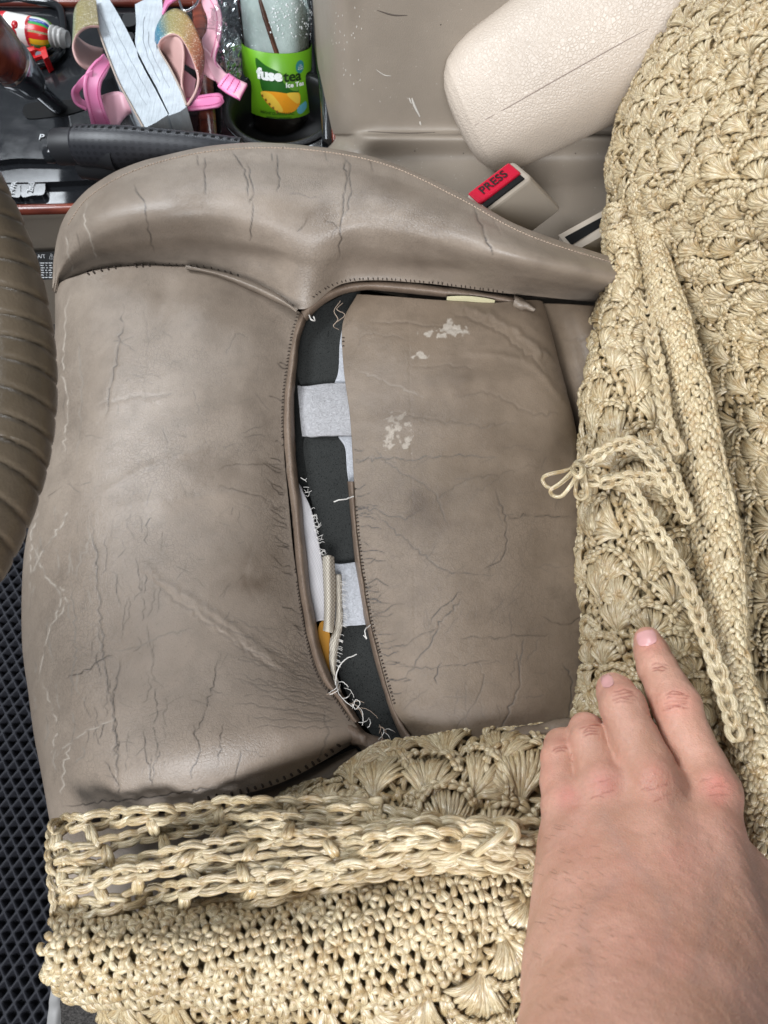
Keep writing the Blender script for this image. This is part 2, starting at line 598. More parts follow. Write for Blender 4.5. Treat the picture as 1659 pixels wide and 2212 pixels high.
for k in range(60):                                       # flaky vertical cracks near the nose of the seat
    x0 = fan.uniform(70, 360); y0 = fan.uniform(1080, 1640); L = fan.uniform(30, 95)
    sp.append(([(x0, y0), (x0 + fan.uniform(-8, 8), y0 + L * .5), (x0 + fan.uniform(-16, 16), y0 + L)], 2, .0003, .35 if k % 3 else .7, .55 if x0 < 190 else .05))
thigh = panel('thigh_panel', net, 600, 400, MATS['taupe_leather'], SEAT, sp, .0011, 3,
              wear=[(150, 900, 60, 260, .6), (330, 1000, 120, 90, .6), (150, 1350, 110, 330, .6), (600, 1150, 50, 250, .7), (640, 1400, 60, 120, .8), (400, 1600, 280, 100, .35)],
              stain=[(555, 1240, 60, 45, .5), (450, 1010, 90, 40, .25), (600, 980, 30, 120, .25), (430, 1000, 200, 20, .2)],
              soft=[(500, 1700, 160, 30, -12, -.0012), (250, 820, 60, 160, 8, .0022), (430, 690, 40, 60, 0, .002), (350, 660, 25, 70, 15, -.0025), (470, 640, 40, 40, 0, .0022), (180, 1480, 50, 60, 0, .003), (260, 1520, 40, 60, 0, .002), (400, 1130, 160, 60, -10, -.0025)])
solid(thigh, 0.0022)

# ---- passenger-side bolster
ou = [(118, 628), (121, 556), (139, 482), (184, 421), (270, 368), (400, 329), (540, 313), (690, 320), (840, 352), (990, 422), (1150, 506), (1420, 590)]
inn = [(119, 634), (140, 612), (190, 588), (270, 575), (370, 573), (470, 586), (570, 622), (655, 668), (745, 612), (900, 611), (1120, 637), (1420, 668)]
cz = [-.045, -.036, -.022, -.008, .000, .003, .004, .005, .005, .005, .005, -.032]
prof = [(0.0, .028), (.12, .047), (.3, .058), (.5, .053), (.68, .036), (.82, .018), (.93, .006), (1.0, .000)]
net = []
for j in range(12):
    col = []
    fz = [.25, .4, .62, .82, .95, 1, 1, .92, 1, 1.04, 1.04, .9][j]
    for t, zz in prof:
        x = ou[j][0] + (inn[j][0] - ou[j][0]) * t; y = ou[j][1] + (inn[j][1] - ou[j][1]) * t
        col.append(P(x, y, cz[j] + zz * fz))
    top = col[0]
    col = [top + np.array([0.0, -0.006 * fz, -0.13]), top + np.array([0.0, 0.0, -0.05])] + col
    net.append(col)
sp = [
    ([(292, 398), (312, 440), (322, 490), (335, 545)], 3.2, .0008, .6, 0),
    ([(186, 436), (183, 480), (200, 540), (212, 560)], 3, .0005, .1, .8),
    ([(140, 500), (148, 550), (160, 590)], 3, .0005, .1, .7),
    ([(165, 500), (175, 545)], 2.5, .0004, .3, 0),
    ([(500, 326), (528, 372), (538, 430)], 3, .0008, .65, 0),
    ([(535, 352), (546, 410), (540, 440)], 3, .0006, .5, 0),
    ([(547, 432), (541, 500), (540, 520)], 2.6, .0005, .5, 0),
    ([(448, 336), (444, 380), (446, 425)], 3, .0007, .5, 0),
    ([(425, 335), (430, 360)], 3, .0006, .4, 0),
    ([(596, 330), (604, 380), (600, 420)], 3, .0007, .55, 0),
    ([(585, 330), (590, 350)], 3, .0006, .4, 0),
    ([(738, 328), (748, 372), (742, 430), (735, 500), (730, 575)], 3.4, .0012, .9, 0),
    ([(752, 338), (757, 400), (745, 470)], 3, .0008, .6, 0),
    ([(700, 322), (706, 350)], 3, .0006, .4, 0),
    ([(800, 345), (806, 375)], 3, .0006, .4, 0),
    ([(1022, 446), (1046, 500), (1066, 552)], 5, .0014, .8, 0),
    ([(700, 470), (725, 490), (715, 520)], 2.5, .0004, .5, 0),
    ([(1065, 470), (1080, 510)], 4, .0006, .2, 0),
    ([(620, 420), (660, 425), (690, 430)], 3, .0004, .3, 0),
    ([(640, 500), (655, 490), (665, 470)], 2, .0003, .5, 0),
]
bol = panel('bolster_panel', net, 560, 230, MATS['taupe_leather'], SEAT, sp, .0010, 8,
            wear=[(900, 480, 200, 60, .5), (720, 480, 60, 90, .5), (150, 540, 30, 80, .5)],
            stain=[(690, 465, 60, 40, .35), (820, 420, 70, 50, .25), (950, 480, 90, 60, .3)],
            soft=[(560, 560, 120, 22, 8, -.0035), (380, 470, 50, 60, 30, .002), (900, 585, 180, 18, 0, -.002)])
solid(bol, 0.0022)

# ---- centre insert panel (folded along its rear edge) and the strip behind it
ip = [
    [(772, 636), (860, 641), (960, 648), (1060, 652), (1130, 648), (1172, 652)],
    [(741, 700), (840, 705), (950, 710), (1060, 712), (1150, 712), (1190, 716)],
    [(742, 790), (850, 795), (960, 798), (1070, 800), (1170, 800), (1212, 800)],
    [(756, 900), (860, 905), (970, 908), (1080, 910), (1190, 910), (1240, 905)],
    [(765, 1040), (870, 1040), (980, 1040), (1090, 1040), (1200, 1040), (1262, 1030)],
    [(772, 1180), (880, 1180), (990, 1180), (1100, 1180), (1215, 1175), (1290, 1165)],
    [(790, 1310), (890, 1312), (1000, 1312), (1110, 1310), (1225, 1305), (1310, 1300)],
    [(822, 1440), (915, 1440), (1020, 1440), (1125, 1435), (1230, 1430), (1320, 1425)],
    [(856, 1545), (940, 1545), (1040, 1540), (1135, 1535), (1235, 1530), (1325, 1525)],
    [(912, 1625), (975, 1625), (1060, 1625), (1145, 1620), (1240, 1615), (1330, 1610)],
    [(950, 1690), (1000, 1695), (1080, 1700), (1150, 1700), (1245, 1700), (1335, 1700)],
]
iz = [
    [-.004, .002, .003, .004, .004, -.004],
    [-.003, .006, .009, .010, .007, -.006],
    [-.002, .008, .012, .012, .008, -.008],
    [-.002, .008, .013, .013, .008, -.010],
    [-.002, .008, .013, .013, .006, -.012],
    [-.002, .008, .013, .012, .003, -.014],
    [-.002, .008, .013, .011, .001, -.014],
    [-.002, .008, .012, .010, .001, -.012],
    [-.003, .006, .009, .008, .001, -.010],
    [-.010, -.003, -.002, -.002, -.004, -.012],
    [-.024, -.020, -.020, -.020, -.020, -.020],
]
net = []
for a, b in zip(ip, iz):
    r = [P(x, y, z) for (x, y), z in zip(a, b)]
    r = r + [r[-1] + np.array([-0.004, 0, -0.012])]
    net.append(r)
sp = [
    ([(762, 996), (820, 990), (880, 992), (960, 984), (1080, 986)], 3, .0009, .75, .15),
    ([(776, 1112), (810, 1102), (870, 1120), (920, 1090)], 3, .0008, .6, .1),
    ([(800, 960), (850, 1010), (930, 1060), (970, 1150)], 3, .0006, .4, .1),
    ([(800, 1100), (870, 1160), (960, 1230), (1080, 1240)], 3, .0006, .45, .1),
    ([(1070, 1050), (1090, 1120), (1088, 1200), (1030, 1235)], 3, .0006, .45, 0),
    ([(1085, 1120), (1160, 1112), (1240, 1118)], 3, .0006, .45, 0),
    ([(900, 1110), (1000, 1040), (1080, 1020), (1180, 1000)], 4, .0005, .2, 0),
    ([(1005, 1290), (955, 1340), (925, 1400), (870, 1470)], 3.6, .0010, .9, .1),
    ([(1000, 1275), (960, 1310), (920, 1350)], 3, .0005, .5, 0),
    ([(1118, 1400), (1120, 1480), (1100, 1530), (1082, 1585)], 3.6, .0011, 1, .1),
    ([(1130, 1380), (1122, 1440)], 3, .0006, .6, .2),
    ([(958, 1430), (940, 1462), (945, 1480)], 3, .0006, .8, 0),
    ([(850, 1440), (960, 1440), (1060, 1425)], 3, .0006, .4, 0),
    ([(985, 1380), (1080, 1375), (1200, 1370)], 4, .0006, .35, 0),
    ([(860, 1400), (920, 1370), (960, 1350)], 3, .0006, .4, 0),
    ([(1215, 1430), (1235, 1480), (1225, 1560)], 3, .0008, .8, .1),
    ([(1170, 1330), (1220, 1350), (1260, 1330)], 3, .0005, .4, 0),
    ([(800, 700), (880, 698), (950, 708), (1010, 712)], 5, .0010, .15, 0),
    ([(880, 795), (960, 790), (1040, 796)], 5, .0009, .12, 0),
    ([(770, 800), (850, 830), (920, 865)], 3, .0005, .1, .4),
    ([(980, 855), (1060, 850), (1140, 890), (1220, 890)], 5, .0009, .15, 0),
    ([(830, 890), (930, 905), (1040, 920), (1110, 910)], 5, .0009, .15, 0),
    ([(760, 760), (800, 720), (900, 740)], 4, .0004, .1, 0),
    ([(975, 655), (1050, 680), (1110, 715), (1170, 760), (1205, 800)], 8, -.0028, 0, .08),
    ([(1000, 762), (1090, 770), (1160, 800), (1240, 900)], 7, -.0016, 0, 0),
    ([(965, 670), (1050, 702), (1110, 740), (1190, 815)], 6, .0012, .12, 0),
    ([(880, 1300), (800, 1330)], 3, .0004, .4, 0),
    ([(840, 1200), (960, 1190)], 6, .0006, 0, 0),
    ([(1000, 1560), (1040, 1480), (1030, 1420)], 3, .0005, .3, 0),
    ([(880, 560), (900, 1560)], 4, .0003, 0, 0),
]
fan = np.random.default_rng(15)
for k in range(36):
    y0 = fan.uniform(960, 1500); x0 = np.interp(y0, [900, 1040, 1180, 1310, 1440, 1545], [760, 768, 775, 793, 826, 860])
    L = fan.uniform(14, 60)
    sp.append(([(x0, y0), (x0 + L * .5, y0 + fan.uniform(-5, 5)), (x0 + L, y0 + fan.uniform(-14, 10))], 1.8, .0003, .6, 0))
for k in range(60):
    x0 = fan.uniform(800, 1240); y0 = fan.uniform(960, 1560); L = fan.uniform(25, 80); a = fan.choice([0.0, 1.4, -.5, 2.0]) + fan.normal(0, .2)
    sp.append(([(x0, y0), (x0 + L * .5 * math.cos(a) + fan.uniform(-5, 5), y0 + L * .5 * math.sin(a)), (x0 + L * math.cos(a), y0 + L * math.sin(a))], 2.0, .0002, fan.uniform(.1, .3), .05))
ins = panel('insert_panel', net, 540, 380, MATS['insert_leather'], SEAT, sp, .0012, 14,
            wear=[(850, 1100, 110, 240, .5), (1000, 1350, 200, 180, .35), (800, 1350, 40, 200, .8)],
            peel=[(975, 708, 44, 22, .42), (925, 722, 18, 12, .38), (912, 768, 26, 12, .33), (843, 935, 26, 60, .42), (860, 915, 40, 40, .55), (878, 960, 24, 30, .62), (960, 715, 70, 30, .62)],
            stain=[(900, 1100, 80, 50, .6), (920, 1110, 40, 25, .5), (1010, 840, 80, 60, .3), (850, 880, 60, 60, .3), (1120, 1010, 150, 120, .22), (1070, 950, 60, 50, .3)],
            soft=[(1060, 1010, 100, 40, 5, -.002), (1190, 1150, 60, 150, 0, -.004), (880, 1530, 40, 40, 0, .003), (1000, 830, 160, 20, -5, .0015), (950, 920, 160, 18, 3, .0014)])
solid(ins, 0.0022)

net = rows([
    [(1168, 655, -.012), (1215, 656, -.002), (1260, 658, .002), (1360, 665, -.004)],
    [(1186, 720, -.020), (1230, 720, -.006), (1280, 722, .002), (1390, 725, .0)],
    [(1206, 800, -.024), (1250, 800, -.010), (1300, 800, .000), (1410, 800, .0)],
    [(1232, 900, -.028), (1275, 900, -.012), (1330, 900, .000), (1430, 900, .0)],
    [(1256, 1030, -.03), (1300, 1030, -.014), (1360, 1030, .000), (1450, 1030, .0)],
    [(1286, 1170, -.03), (1330, 1170, -.014), (1380, 1170, .000), (1470, 1170, .0)],
    [(1306, 1300, -.03), (1350, 1300, -.014), (1400, 1300, .000), (1490, 1300, .0)],
    [(1318, 1480, -.03), (1360, 1480, -.014), (1420, 1480, .000), (1510, 1480, .0)],
    [(1328, 1700, -.03), (1380, 1700, -.014), (1440, 1700, .000), (1530, 1700, .0)],
])
rear = panel('rear_insert_panel', net, 200, 60, MATS['insert_leather'], SEAT,
             [([(1190, 740), (1260, 730), (1320, 735)], 6, .0008, .1, 0), ([(1215, 830), (1290, 850)], 5, .0006, .1, 0)], .0008, 23)
solid(rear, 0.002)

# ---- driver-side bolster running under the knitted cover
net = rows([
    [(300, 1752, -.022), (420, 1738, -.016), (520, 1716, -.014), (620, 1680, -.013), (700, 1645, -.014), (760, 1605, -.018)],
    [(300, 1762, -.010), (420, 1748, -.006), (520, 1730, -.004), (625, 1698, -.004), (712, 1662, -.006), (775, 1625, -.012)],
    [(300, 1785, -.012), (420, 1772, -.008), (520, 1755, -.006), (640, 1728, -.006), (730, 1694, -.008), (790, 1665, -.014)],
    [(300, 1830, -.03), (420, 1820, -.03), (520, 1810, -.03), (650, 1790, -.03), (740, 1770, -.03), (800, 1750, -.03)],
])
side = panel('side_bolster_hem', net, 50, 160, MATS['insert_leather'], SEAT,
             [([(560, 1730), (640, 1710), (730, 1660)], 3, .0005, .2, .1)], .0006, 31)
solid(side, 0.002)
net = rows([
    [(110, 1790, -.030), (300, 1775, -.028), (600, 1745, -.028), (900, 1660, -.028), (1200, 1640, -.024), (1500, 1640, -.02)],
    [(112, 1860, -.024), (300, 1850, -.020), (600, 1840, -.018), (900, 1800, -.014), (1200, 1780, -.010), (1500, 1760, -.008)],
    [(118, 1940, -.028), (300, 1940, -.022), (600, 1940, -.016), (900, 1920, -.010), (1200, 1900, -.008), (1500, 1880, -.006)],
    [(140, 2030, -.050), (300, 2040, -.040), (600, 2050, -.030), (900, 2040, -.025), (1200, 2020, -.020), (1500, 2000, -.02)],
    [(160, 2110, -.150), (300, 2110, -.130), (600, 2110, -.110), (900, 2100, -.110), (1200, 2080, -.11), (1500, 2060, -.11)],
])
sb = panel('side_bolster', net, 60, 120, MATS['taupe_leather'], SEAT, [], .001, 33)

# ---- black foam seen in the tear
m = mat('black_foam', (0.022, 0.023, 0.022), 0.95, 0.2); t = NT(m)
f1 = t.noise(1500, 2, 0.5); f2 = t.n('ShaderNodeTexVoronoi'); f2.inputs['Scale'].default_value = 900
t.l(t.tc.outputs['Object'], f2.inputs['Vector'])
pore = t.math('LESS_THAN', f2.outputs['Distance'], 0.30)
pore = t.math('MULTIPLY', pore, t.ramp(t.noise(600, 1), [(0.48, (0, 0, 0)), (0.56, (1, 1, 1))]))
t.color(t.mix(pore, t.ramp(f1, [(0.3, (0.020, 0.021, 0.020)), (0.7, (0.036, 0.037, 0.035))]), (0.006, 0.006, 0.006)))
t.normal(t.bump(t.math('SUBTRACT', f1, pore), 0.5, 0.001))


def slab(name, outline, z, mt, parent, th=0.006, bev=0.0015, lump=0.0, smooth=True):
    mb = MB()
    pts = cr(outline, len(outline) * 5, True)
    poly = [P(x, y, z) for x, y in pts]
    add_prism(mb, poly, (0, 0, -th))
    o = mb.build(name, mt, parent, smooth)
    SURF[name] = bvh_of(o)
    if bev: bevel(o, bev, 2, 50)
    return o


def netslab(name, rws, nu, nv, mt, parent, th=0.004, lump=0.0, seed=1):
    g = orient(netgrid(rows(rws), nu, nv))
    g = g + gridnormals(g) * (lump * fbm(g, 120, seed, 3))[..., None]
    mb = MB(); add_grid(mb, g)
    o = mb.build(name, mt, parent); SURF[name] = bvh_of(o)
    solid(o, th); return o


FOAM = netslab('foam_core', [
    [(560, 600, -.030), (640, 600, -.026), (760, 620, -.026), (860, 640, -.034)],
    [(560, 760, -.030), (640, 760, -.020), (740, 760, -.020), (850, 760, -.034)],
    [(560, 940, -.030), (640, 940, -.021), (750, 940, -.021), (850, 940, -.034)],
    [(570, 1150, -.030), (660, 1150, -.021), (760, 1150, -.021), (870, 1150, -.034)],
    [(590, 1320, -.032), (690, 1320, -.022), (780, 1320, -.022), (880, 1320, -.034)],
    [(640, 1460, -.034), (720, 1460, -.023), (810, 1460, -.023), (920, 1460, -.034)],
    [(660, 1600, -.036), (760, 1600, -.025), (870, 1600, -.025), (960, 1600, -.034)],
    [(560, 1720, -.040), (720, 1720, -.028), (900, 1690, -.028), (1000, 1690, -.034)],
], 120, 60, MATS['black_foam'], SEAT, 0.03, .0006)
# separate blocks standing out of the foam between the felt straps
for outl in ([(650, 690), (735, 640), (775, 625), (775, 650), (748, 690), (733, 760), (732, 800), (722, 826), (690, 830), (652, 832), (640, 790), (642, 730)],
             [(660, 942), (730, 940), (743, 960), (752, 1040), (768, 1100), (768, 1215), (728, 1222), (692, 1190), (680, 1120), (662, 1020)],
             [(735, 1350), (785, 1345), (806, 1400), (830, 1470), (870, 1560), (905, 1615), (850, 1625), (790, 1570), (745, 1490), (725, 1420)]):
    slab('foam_block', outl, -.0115, MATS['black_foam'], SEAT, .02, .003)
slab('foam_block', [(700, 1640), (760, 1605), (800, 1610), (815, 1660), (760, 1700), (700, 1700), (600, 1740), (560, 1735)], -.014, MATS['black_foam'], SEAT, .02, .003)

# ---- felt straps and cloth
m = mat('white_felt', (0.62, 0.62, 0.64), 0.95, 0.1); t = NT(m)
fn = t.noise(420, 5, 0.7, dist=1.2)
t.color(t.ramp(fn, [(0.3, (0.30, 0.30, 0.31)), (0.62, (0.47, 0.475, 0.50))]))
t.normal(t.bump(fn, 0.7, 0.0012))
mat_ = mat('grey_felt', (0.40, 0.385, 0.39), 0.95, 0.1); t = NT(mat_)
fn = t.noise(380, 5, 0.75, dist=1.6)
t.color(t.ramp(fn, [(0.3, (0.28, 0.27, 0.27)), (0.66, (0.47, 0.46, 0.47))]))
t.normal(t.bump(fn, 0.9, 0.0014))
m = mat('canvas', (0.50, 0.45, 0.37), 0.9, 0.1); t = NT(m)
uvn = t.n('ShaderNodeTexCoord'); mp = t.n('ShaderNodeMapping'); mp.inputs['Scale'].default_value = (46, 9, 1)
t.l(uvn.outputs['UV'], mp.inputs['Vector'])
ck = t.n('ShaderNodeTexChecker'); ck.inputs['Scale'].default_value = 1.0
t.l(mp.outputs[0], ck.inputs['Vector'])
t.color(t.mix(ck.outputs['Fac'], (0.60, 0.55, 0.46), (0.36, 0.31, 0.25)))
t.normal(t.bump(ck.outputs['Fac'], 0.6, 0.0008))
m = mat('backing_mesh', (0.46, 0.44, 0.44), 0.9, 0.1); t = NT(m)
uvn = t.n('ShaderNodeTexCoord'); mp = t.n('ShaderNodeMapping'); mp.inputs['Scale'].default_value = (60, 22, 1)
t.l(uvn.outputs['UV'], mp.inputs['Vector'])
ck = t.n('ShaderNodeTexChecker'); ck.inputs['Scale'].default_value = 1.0
t.l(mp.outputs[0], ck.inputs['Vector'])
t.color(t.mix(ck.outputs['Fac'], (0.52, 0.50, 0.50), (0.36, 0.34, 0.345)))
mat('yellow_foam', (0.42, 0.20, 0.035), 0.9, 0.1)
mat('dark_thread', (0.045, 0.033, 0.026), 0.8, 0.2)
mat('tan_thread', (0.34, 0.26, 0.20), 0.8, 0.2)
mat('white_thread', (0.60, 0.57, 0.53), 0.8, 0.2)

netslab('felt_strap', [
    [(642, 832, -.012), (662, 834, -.008), (700, 829, -.007), (740, 827, -.007), (775, 828, -.008)],
    [(645, 868, -.010), (665, 868, -.006), (702, 866, -.005), (745, 864, -.005), (780, 864, -.007)],
    [(648, 905, -.010), (667, 905, -.006), (704, 902, -.005), (750, 900, -.005), (785, 900, -.007)],
    [(652, 942, -.012), (669, 942, -.008), (706, 940, -.007), (752, 939, -.007), (788, 939, -.008)],
], 60, 60, MATS['grey_felt'], SEAT, .003, .0006, 2)
netslab('felt_strap', [
    [(672, 1205, -.012), (700, 1212, -.009), (735, 1218, -.008), (770, 1214, -.008), (800, 1212, -.008)],
    [(680, 1250, -.011), (705, 1255, -.008), (738, 1258, -.006), (778, 1256, -.006), (808, 1256, -.007)],
    [(688, 1300, -.011), (712, 1303, -.008), (742, 1305, -.006), (785, 1303, -.006), (815, 1302, -.007)],
    [(698, 1345, -.012), (718, 1350, -.009), (746, 1352, -.008), (790, 1349, -.008), (820, 1347, -.008)],
], 60, 60, MATS['white_felt'], SEAT, .003, .0006, 3)
netslab('felt_edging', [
    [(742, 696, -.008), (752, 694, -.008), (770, 690, -.009)],
    [(734, 740, -.008), (748, 740, -.008), (770, 740, -.009)],
    [(731, 800, -.008), (746, 800, -.008), (770, 800, -.009)],
    [(722, 829, -.010), (744, 829, -.0095), (770, 829, -.010)],
], 40, 12, MATS['white_felt'], SEAT, .002, .0003, 4)
netslab('felt_edging', [
    [(730, 941, -.010), (752, 941, -.0095), (785, 941, -.010)],
    [(745, 965, -.008), (758, 965, -.008), (785, 965, -.009)],
    [(750, 1020, -.008), (762, 1020, -.008), (785, 1020, -.009)],
    [(760, 1090, -.009), (766, 1090, -.009), (785, 1090, -.010)],
], 40, 12, MATS['white_felt'], SEAT, .002, .0003, 5)
netslab('backing_strip', [
    [(640, 1040, -.012), (650, 1055, -.008), (655, 1062, -.008)],
    [(645, 1100, -.010), (660, 1100, -.007), (672, 1100, -.007)],
    [(652, 1150, -.010), (668, 1150, -.007), (684, 1150, -.007)],
    [(660, 1205, -.010), (676, 1205, -.007), (694, 1200, -.007)],
    [(668, 1270, -.010), (684, 1270, -.007), (704, 1270, -.007)],
    [(676, 1345, -.012), (690, 1340, -.009), (708, 1340, -.009)],
], 80, 16, MATS['backing_mesh'], SEAT, .0012, .0005, 6)
tab = orient(netgrid(rows([
    [(696, 1203, -.004), (703, 1200, .002), (712, 1199, .003), (722, 1203, -.003)],
    [(698, 1250, -.003), (705, 1250, .004), (714, 1250, .004), (725, 1250, -.003)],
    [(700, 1300, -.003), (706, 1300, .004), (715, 1300, .004), (725, 1300, -.003)],
    [(699, 1345, -.004), (705, 1345, .003), (713, 1347, .003), (722, 1348, -.004)],
    [(697, 1362, -.006), (703, 1364, .000), (711, 1366, .000), (720, 1367, -.005)],
]), 60, 20))
mb = MB(); add_grid(mb, tab); o = mb.build('cloth_tab', MATS['canvas'], SEAT); SURF['cloth_tab'] = bvh_of(o); solid(o, .0012)
netslab('frayed_cloth', [
    [(722, 1240, -.006), (730, 1240, -.004), (738, 1240, -.006)],
    [(726, 1300, -.006), (733, 1300, -.003), (741, 1300, -.006)],
    [(722, 1350, -.006), (731, 1352, -.003), (740, 1354, -.006)],
    [(712, 1395, -.006), (721, 1400, -.003), (730, 1400, -.007)],
    [(712, 1440, -.008), (720, 1445, -.004), (728, 1450, -.008)],
    [(726, 1490, -.008), (733, 1495, -.004), (738, 1500, -.008)],
    [(742, 1540, -.008), (750, 1545, -.004), (758, 1545, -.008)],
], 80, 10, MATS['canvas'], SEAT, .0012, .0012, 7)
slab('yellow_foam', [(690, 1348), (706, 1346), (716, 1400), (716, 1440), (712, 1452), (696, 1425), (686, 1390)], -.010, MATS['yellow_foam'], SEAT, .01, .002)


# ---- welts (seam allowance bands) along the tear
def band(name, edge_a, edge_b, za, zm, zb, mt, n=120, m_=10, seed=1, lump=.0006, names=None):
    a = cr(np.array(edge_a, float), n); b = cr(np.array(edge_b, float), n)
    g = np.zeros((n, m_, 3))
    for i in range(n):
        for j in range(m_):
            t = j / (m_ - 1)
            z = za * (1 - t) ** 2 + 2 * (zm * 2 - za / 2 - zb / 2) * t * (1 - t) + zb * t * t
            xy = a[i] * (1 - t) + b[i] * t
            g[i, j] = P(xy[0], xy[1], z)
    g = orient(g)
    g += gridnormals(g) * (lump * fbm(g, 90, seed, 3))[..., None]
    mb = MB(); add_grid(mb, g)
    o = mb.build(name, mt, SEAT)
    px, py = project(g)
    for an, val in (('crack', 0), ('scuff', 0), ('wear', .35), ('stain', 0)):
        at = o.data.attributes.new(an, 'FLOAT', 'POINT'); at.data.foreach_set('value', np.full(n * m_, val, float) + (np.clip(fbm(g, 300, seed + 4, 3) - .55, 0, 1) * 2 if an == 'scuff' else 0).ravel() if an == 'scuff' else np.full(n * m_, val, float))
    SURF[name] = bvh_of(o); solid(o, .0016)
    return o


EA = [(648, 672), (634, 720), (624, 780), (614, 860), (613, 940), (619, 1020), (628, 1090), (635, 1170), (643, 1250), (655, 1330), (672, 1410), (694, 1470), (728, 1512), (760, 1560)]
EB = [(664, 690), (648, 735), (642, 790), (636, 860), (637, 940), (643, 1020), (652, 1090), (660, 1170), (668, 1250), (680, 1330), (694, 1400), (716, 1460), (748, 1510), (778, 1556)]
band('seam_welt', EA, EB, -.004, .0015, -.007, MATS['welt_leather'], 260, 12, 3)
WA = [(650, 672), (672, 648), (705, 624), (745, 610), (800, 605), (870, 608), (960, 617), (1040, 627), (1110, 640), (1130, 645)]
WB = [(664, 694), (688, 668), (722, 645), (760, 632), (800, 628), (870, 634), (960, 644), (1040, 650), (1110, 662), (1128, 662)]
band('seam_welt', WA, WB, .001, .0045, -.004, MATS['welt_leather'], 220, 12, 4)
IA = [(764, 1040), (768, 1110), (776, 1190), (788, 1270), (800, 1340), (822, 1430), (850, 1525), (880, 1580), (915, 1625)]
IB = [(750, 1040), (756, 1110), (764, 1190), (774, 1270), (788, 1340), (810, 1430), (838, 1525), (866, 1592), (895, 1640)]
band('seam_welt', IB, IA, -.008, -.001, -.001, MATS['welt_leather'], 160, 9, 5)
# ragged corner where the seams parted
band('torn_flap', [(735, 1508), (770, 1555), (810, 1590), (850, 1610), (905, 1640)], [(700, 1590), (742, 1600), (782, 1625), (815, 1660), (880, 1680)], -.008, -.001, -.010, MATS['welt_leather'], 90, 16, 6, .0035)
band('torn_flap', [(1110, 640), (1122, 646), (1140, 652), (1160, 668)], [(1112, 660), (1125, 668), (1135, 668), (1150, 672)], .004, .012, .003, MATS['taupe_leather'], 40, 12, 7, .003)
band('seam_flap', [(400, 574), (470, 585), (540, 605), (600, 635), (642, 668)], [(400, 579), (470, 598), (540, 627), (600, 655), (640, 674)], .0125, .0165, .0095, MATS['taupe_leather'], 90, 10, 8, .0004)
band('torn_flap', [(1075, 1592), (1105, 1574), (1140, 1568), (1185, 1556), (1240, 1552)], [(1085, 1604), (1120, 1602), (1160, 1600), (1200, 1598), (1250, 1596)], .009, .016, .010, MATS['insert_leather'], 60, 12, 9, .002)
# pale foam peeking out of the top seam
slab('yellow_foam', [(965, 641), (990, 639), (1020, 640), (1050, 644), (1070, 649), (1040, 648), (1010, 645), (985, 644)], .0058, mat('cream_foam', (0.55, 0.50, 0.32), 0.9, 0.1), SEAT, .004, .001)


# ---- stitching and threads
def stitches(name, path, names, step, length, angle, rad, mt, parent, jit=1.0, lift=.0004, seed=1):
    rng = np.random.default_rng(seed)
    p = np.array(path, float); L = np.r_[0, np.cumsum(np.hypot(*np.diff(p, axis=0).T))]
    q = cr(p, 400); Lq = np.r_[0, np.cumsum(np.hypot(*np.diff(q, axis=0).T))]
    mb = MB(); k = 0
    for s in np.arange(step, Lq[-1], step):
        s2 = s + rng.normal(0, jit * .4)
        x = np.interp(s2, Lq, q[:, 0]); y = np.interp(s2, Lq, q[:, 1])
        dx = np.interp(s2 + 2, Lq, q[:, 0]) - np.interp(s2 - 2, Lq, q[:, 0]); dy = np.interp(s2 + 2, Lq, q[:, 1]) - np.interp(s2 - 2, Lq, q[:, 1])
        a = math.atan2(dy, dx) + R(angle) + rng.normal(0, .12)
        l = length * rng.uniform(.75, 1.25) / 2
        pts = []
        for f in (-1, 0, 1):
            h = hit(x + math.cos(a) * l * f, y + math.sin(a) * l * f, names, lift if f == 0 else -lift * .3)
            if h is None: break
            pts.append(h[0])
        if len(pts) == 3:
            add_tube(mb, cr(pts, 5), [rad * .6, rad, rad, rad, rad * .6], 5); k += 1
    if k: return tag(mb.build(name, mt, parent), kind='stuff')


ALLS = list(SURF)
stitches('edge_stitching', [(x - 3, y) for x, y in EA], ['thigh_panel', 'seam_welt'], 7.5, 5, 70, .00042, MATS['dark_thread'], thigh, 1.5, seed=1)
stitches('edge_stitching', [(175, 594), (265, 576), (400, 574), (480, 586), (560, 615), (640, 668)], ['bolster_panel', 'thigh_panel'], 15, 9, 60, .0007, MATS['dark_thread'], bol, 2, seed=2)
stitches('edge_stitching', [(668, 648), (705, 622), (745, 607), (800, 602), (870, 605), (960, 614), (1040, 624), (1110, 637)], ['bolster_panel', 'seam_welt'], 10, 5.5, 75, .00042, MATS['dark_thread'], bol, 2, seed=3)
stitches('edge_stitching', [(767, 1040), (771, 1110), (779, 1190), (791, 1270), (803, 1340), (826, 1430), (854, 1525)], ['insert_panel'], 8, 5.5, 80, .00042, MATS['dark_thread'], ins, 2, seed=4)
stitches('edge_stitching', [(744, 1600), (690, 1641), (620, 1678), (540, 1705), (440, 1727)], ['thigh_panel'], 17, 10, 80, .0007, MATS['dark_thread'], thigh, 3, seed=5)
stitches('edge_stitching', [(742, 720), (742, 790), (754, 890), (764, 990)], ['insert_panel'], 9, 6, 80, .0005, MATS['dark_thread'], ins, 2, seed=6)
stitches('welt_stitching', [(x * .45 + u * .55, y * .45 + v * .55) for (x, y), (u, v) in zip(EA, EB)], ['seam_welt'], 7, 5, 0, .0005, MATS['tan_thread'], thigh, 1, seed=7)
stitches('piping_stitching', [(x + (2 if i > 2 else 6), y + 7) for i, (x, y) in enumerate(ou[2:])], ['bolster_panel'], 7, 5, 0, .0005, MATS['tan_thread'], bol, .5, seed=8)

# loose threads
THR = np.random.default_rng(21)


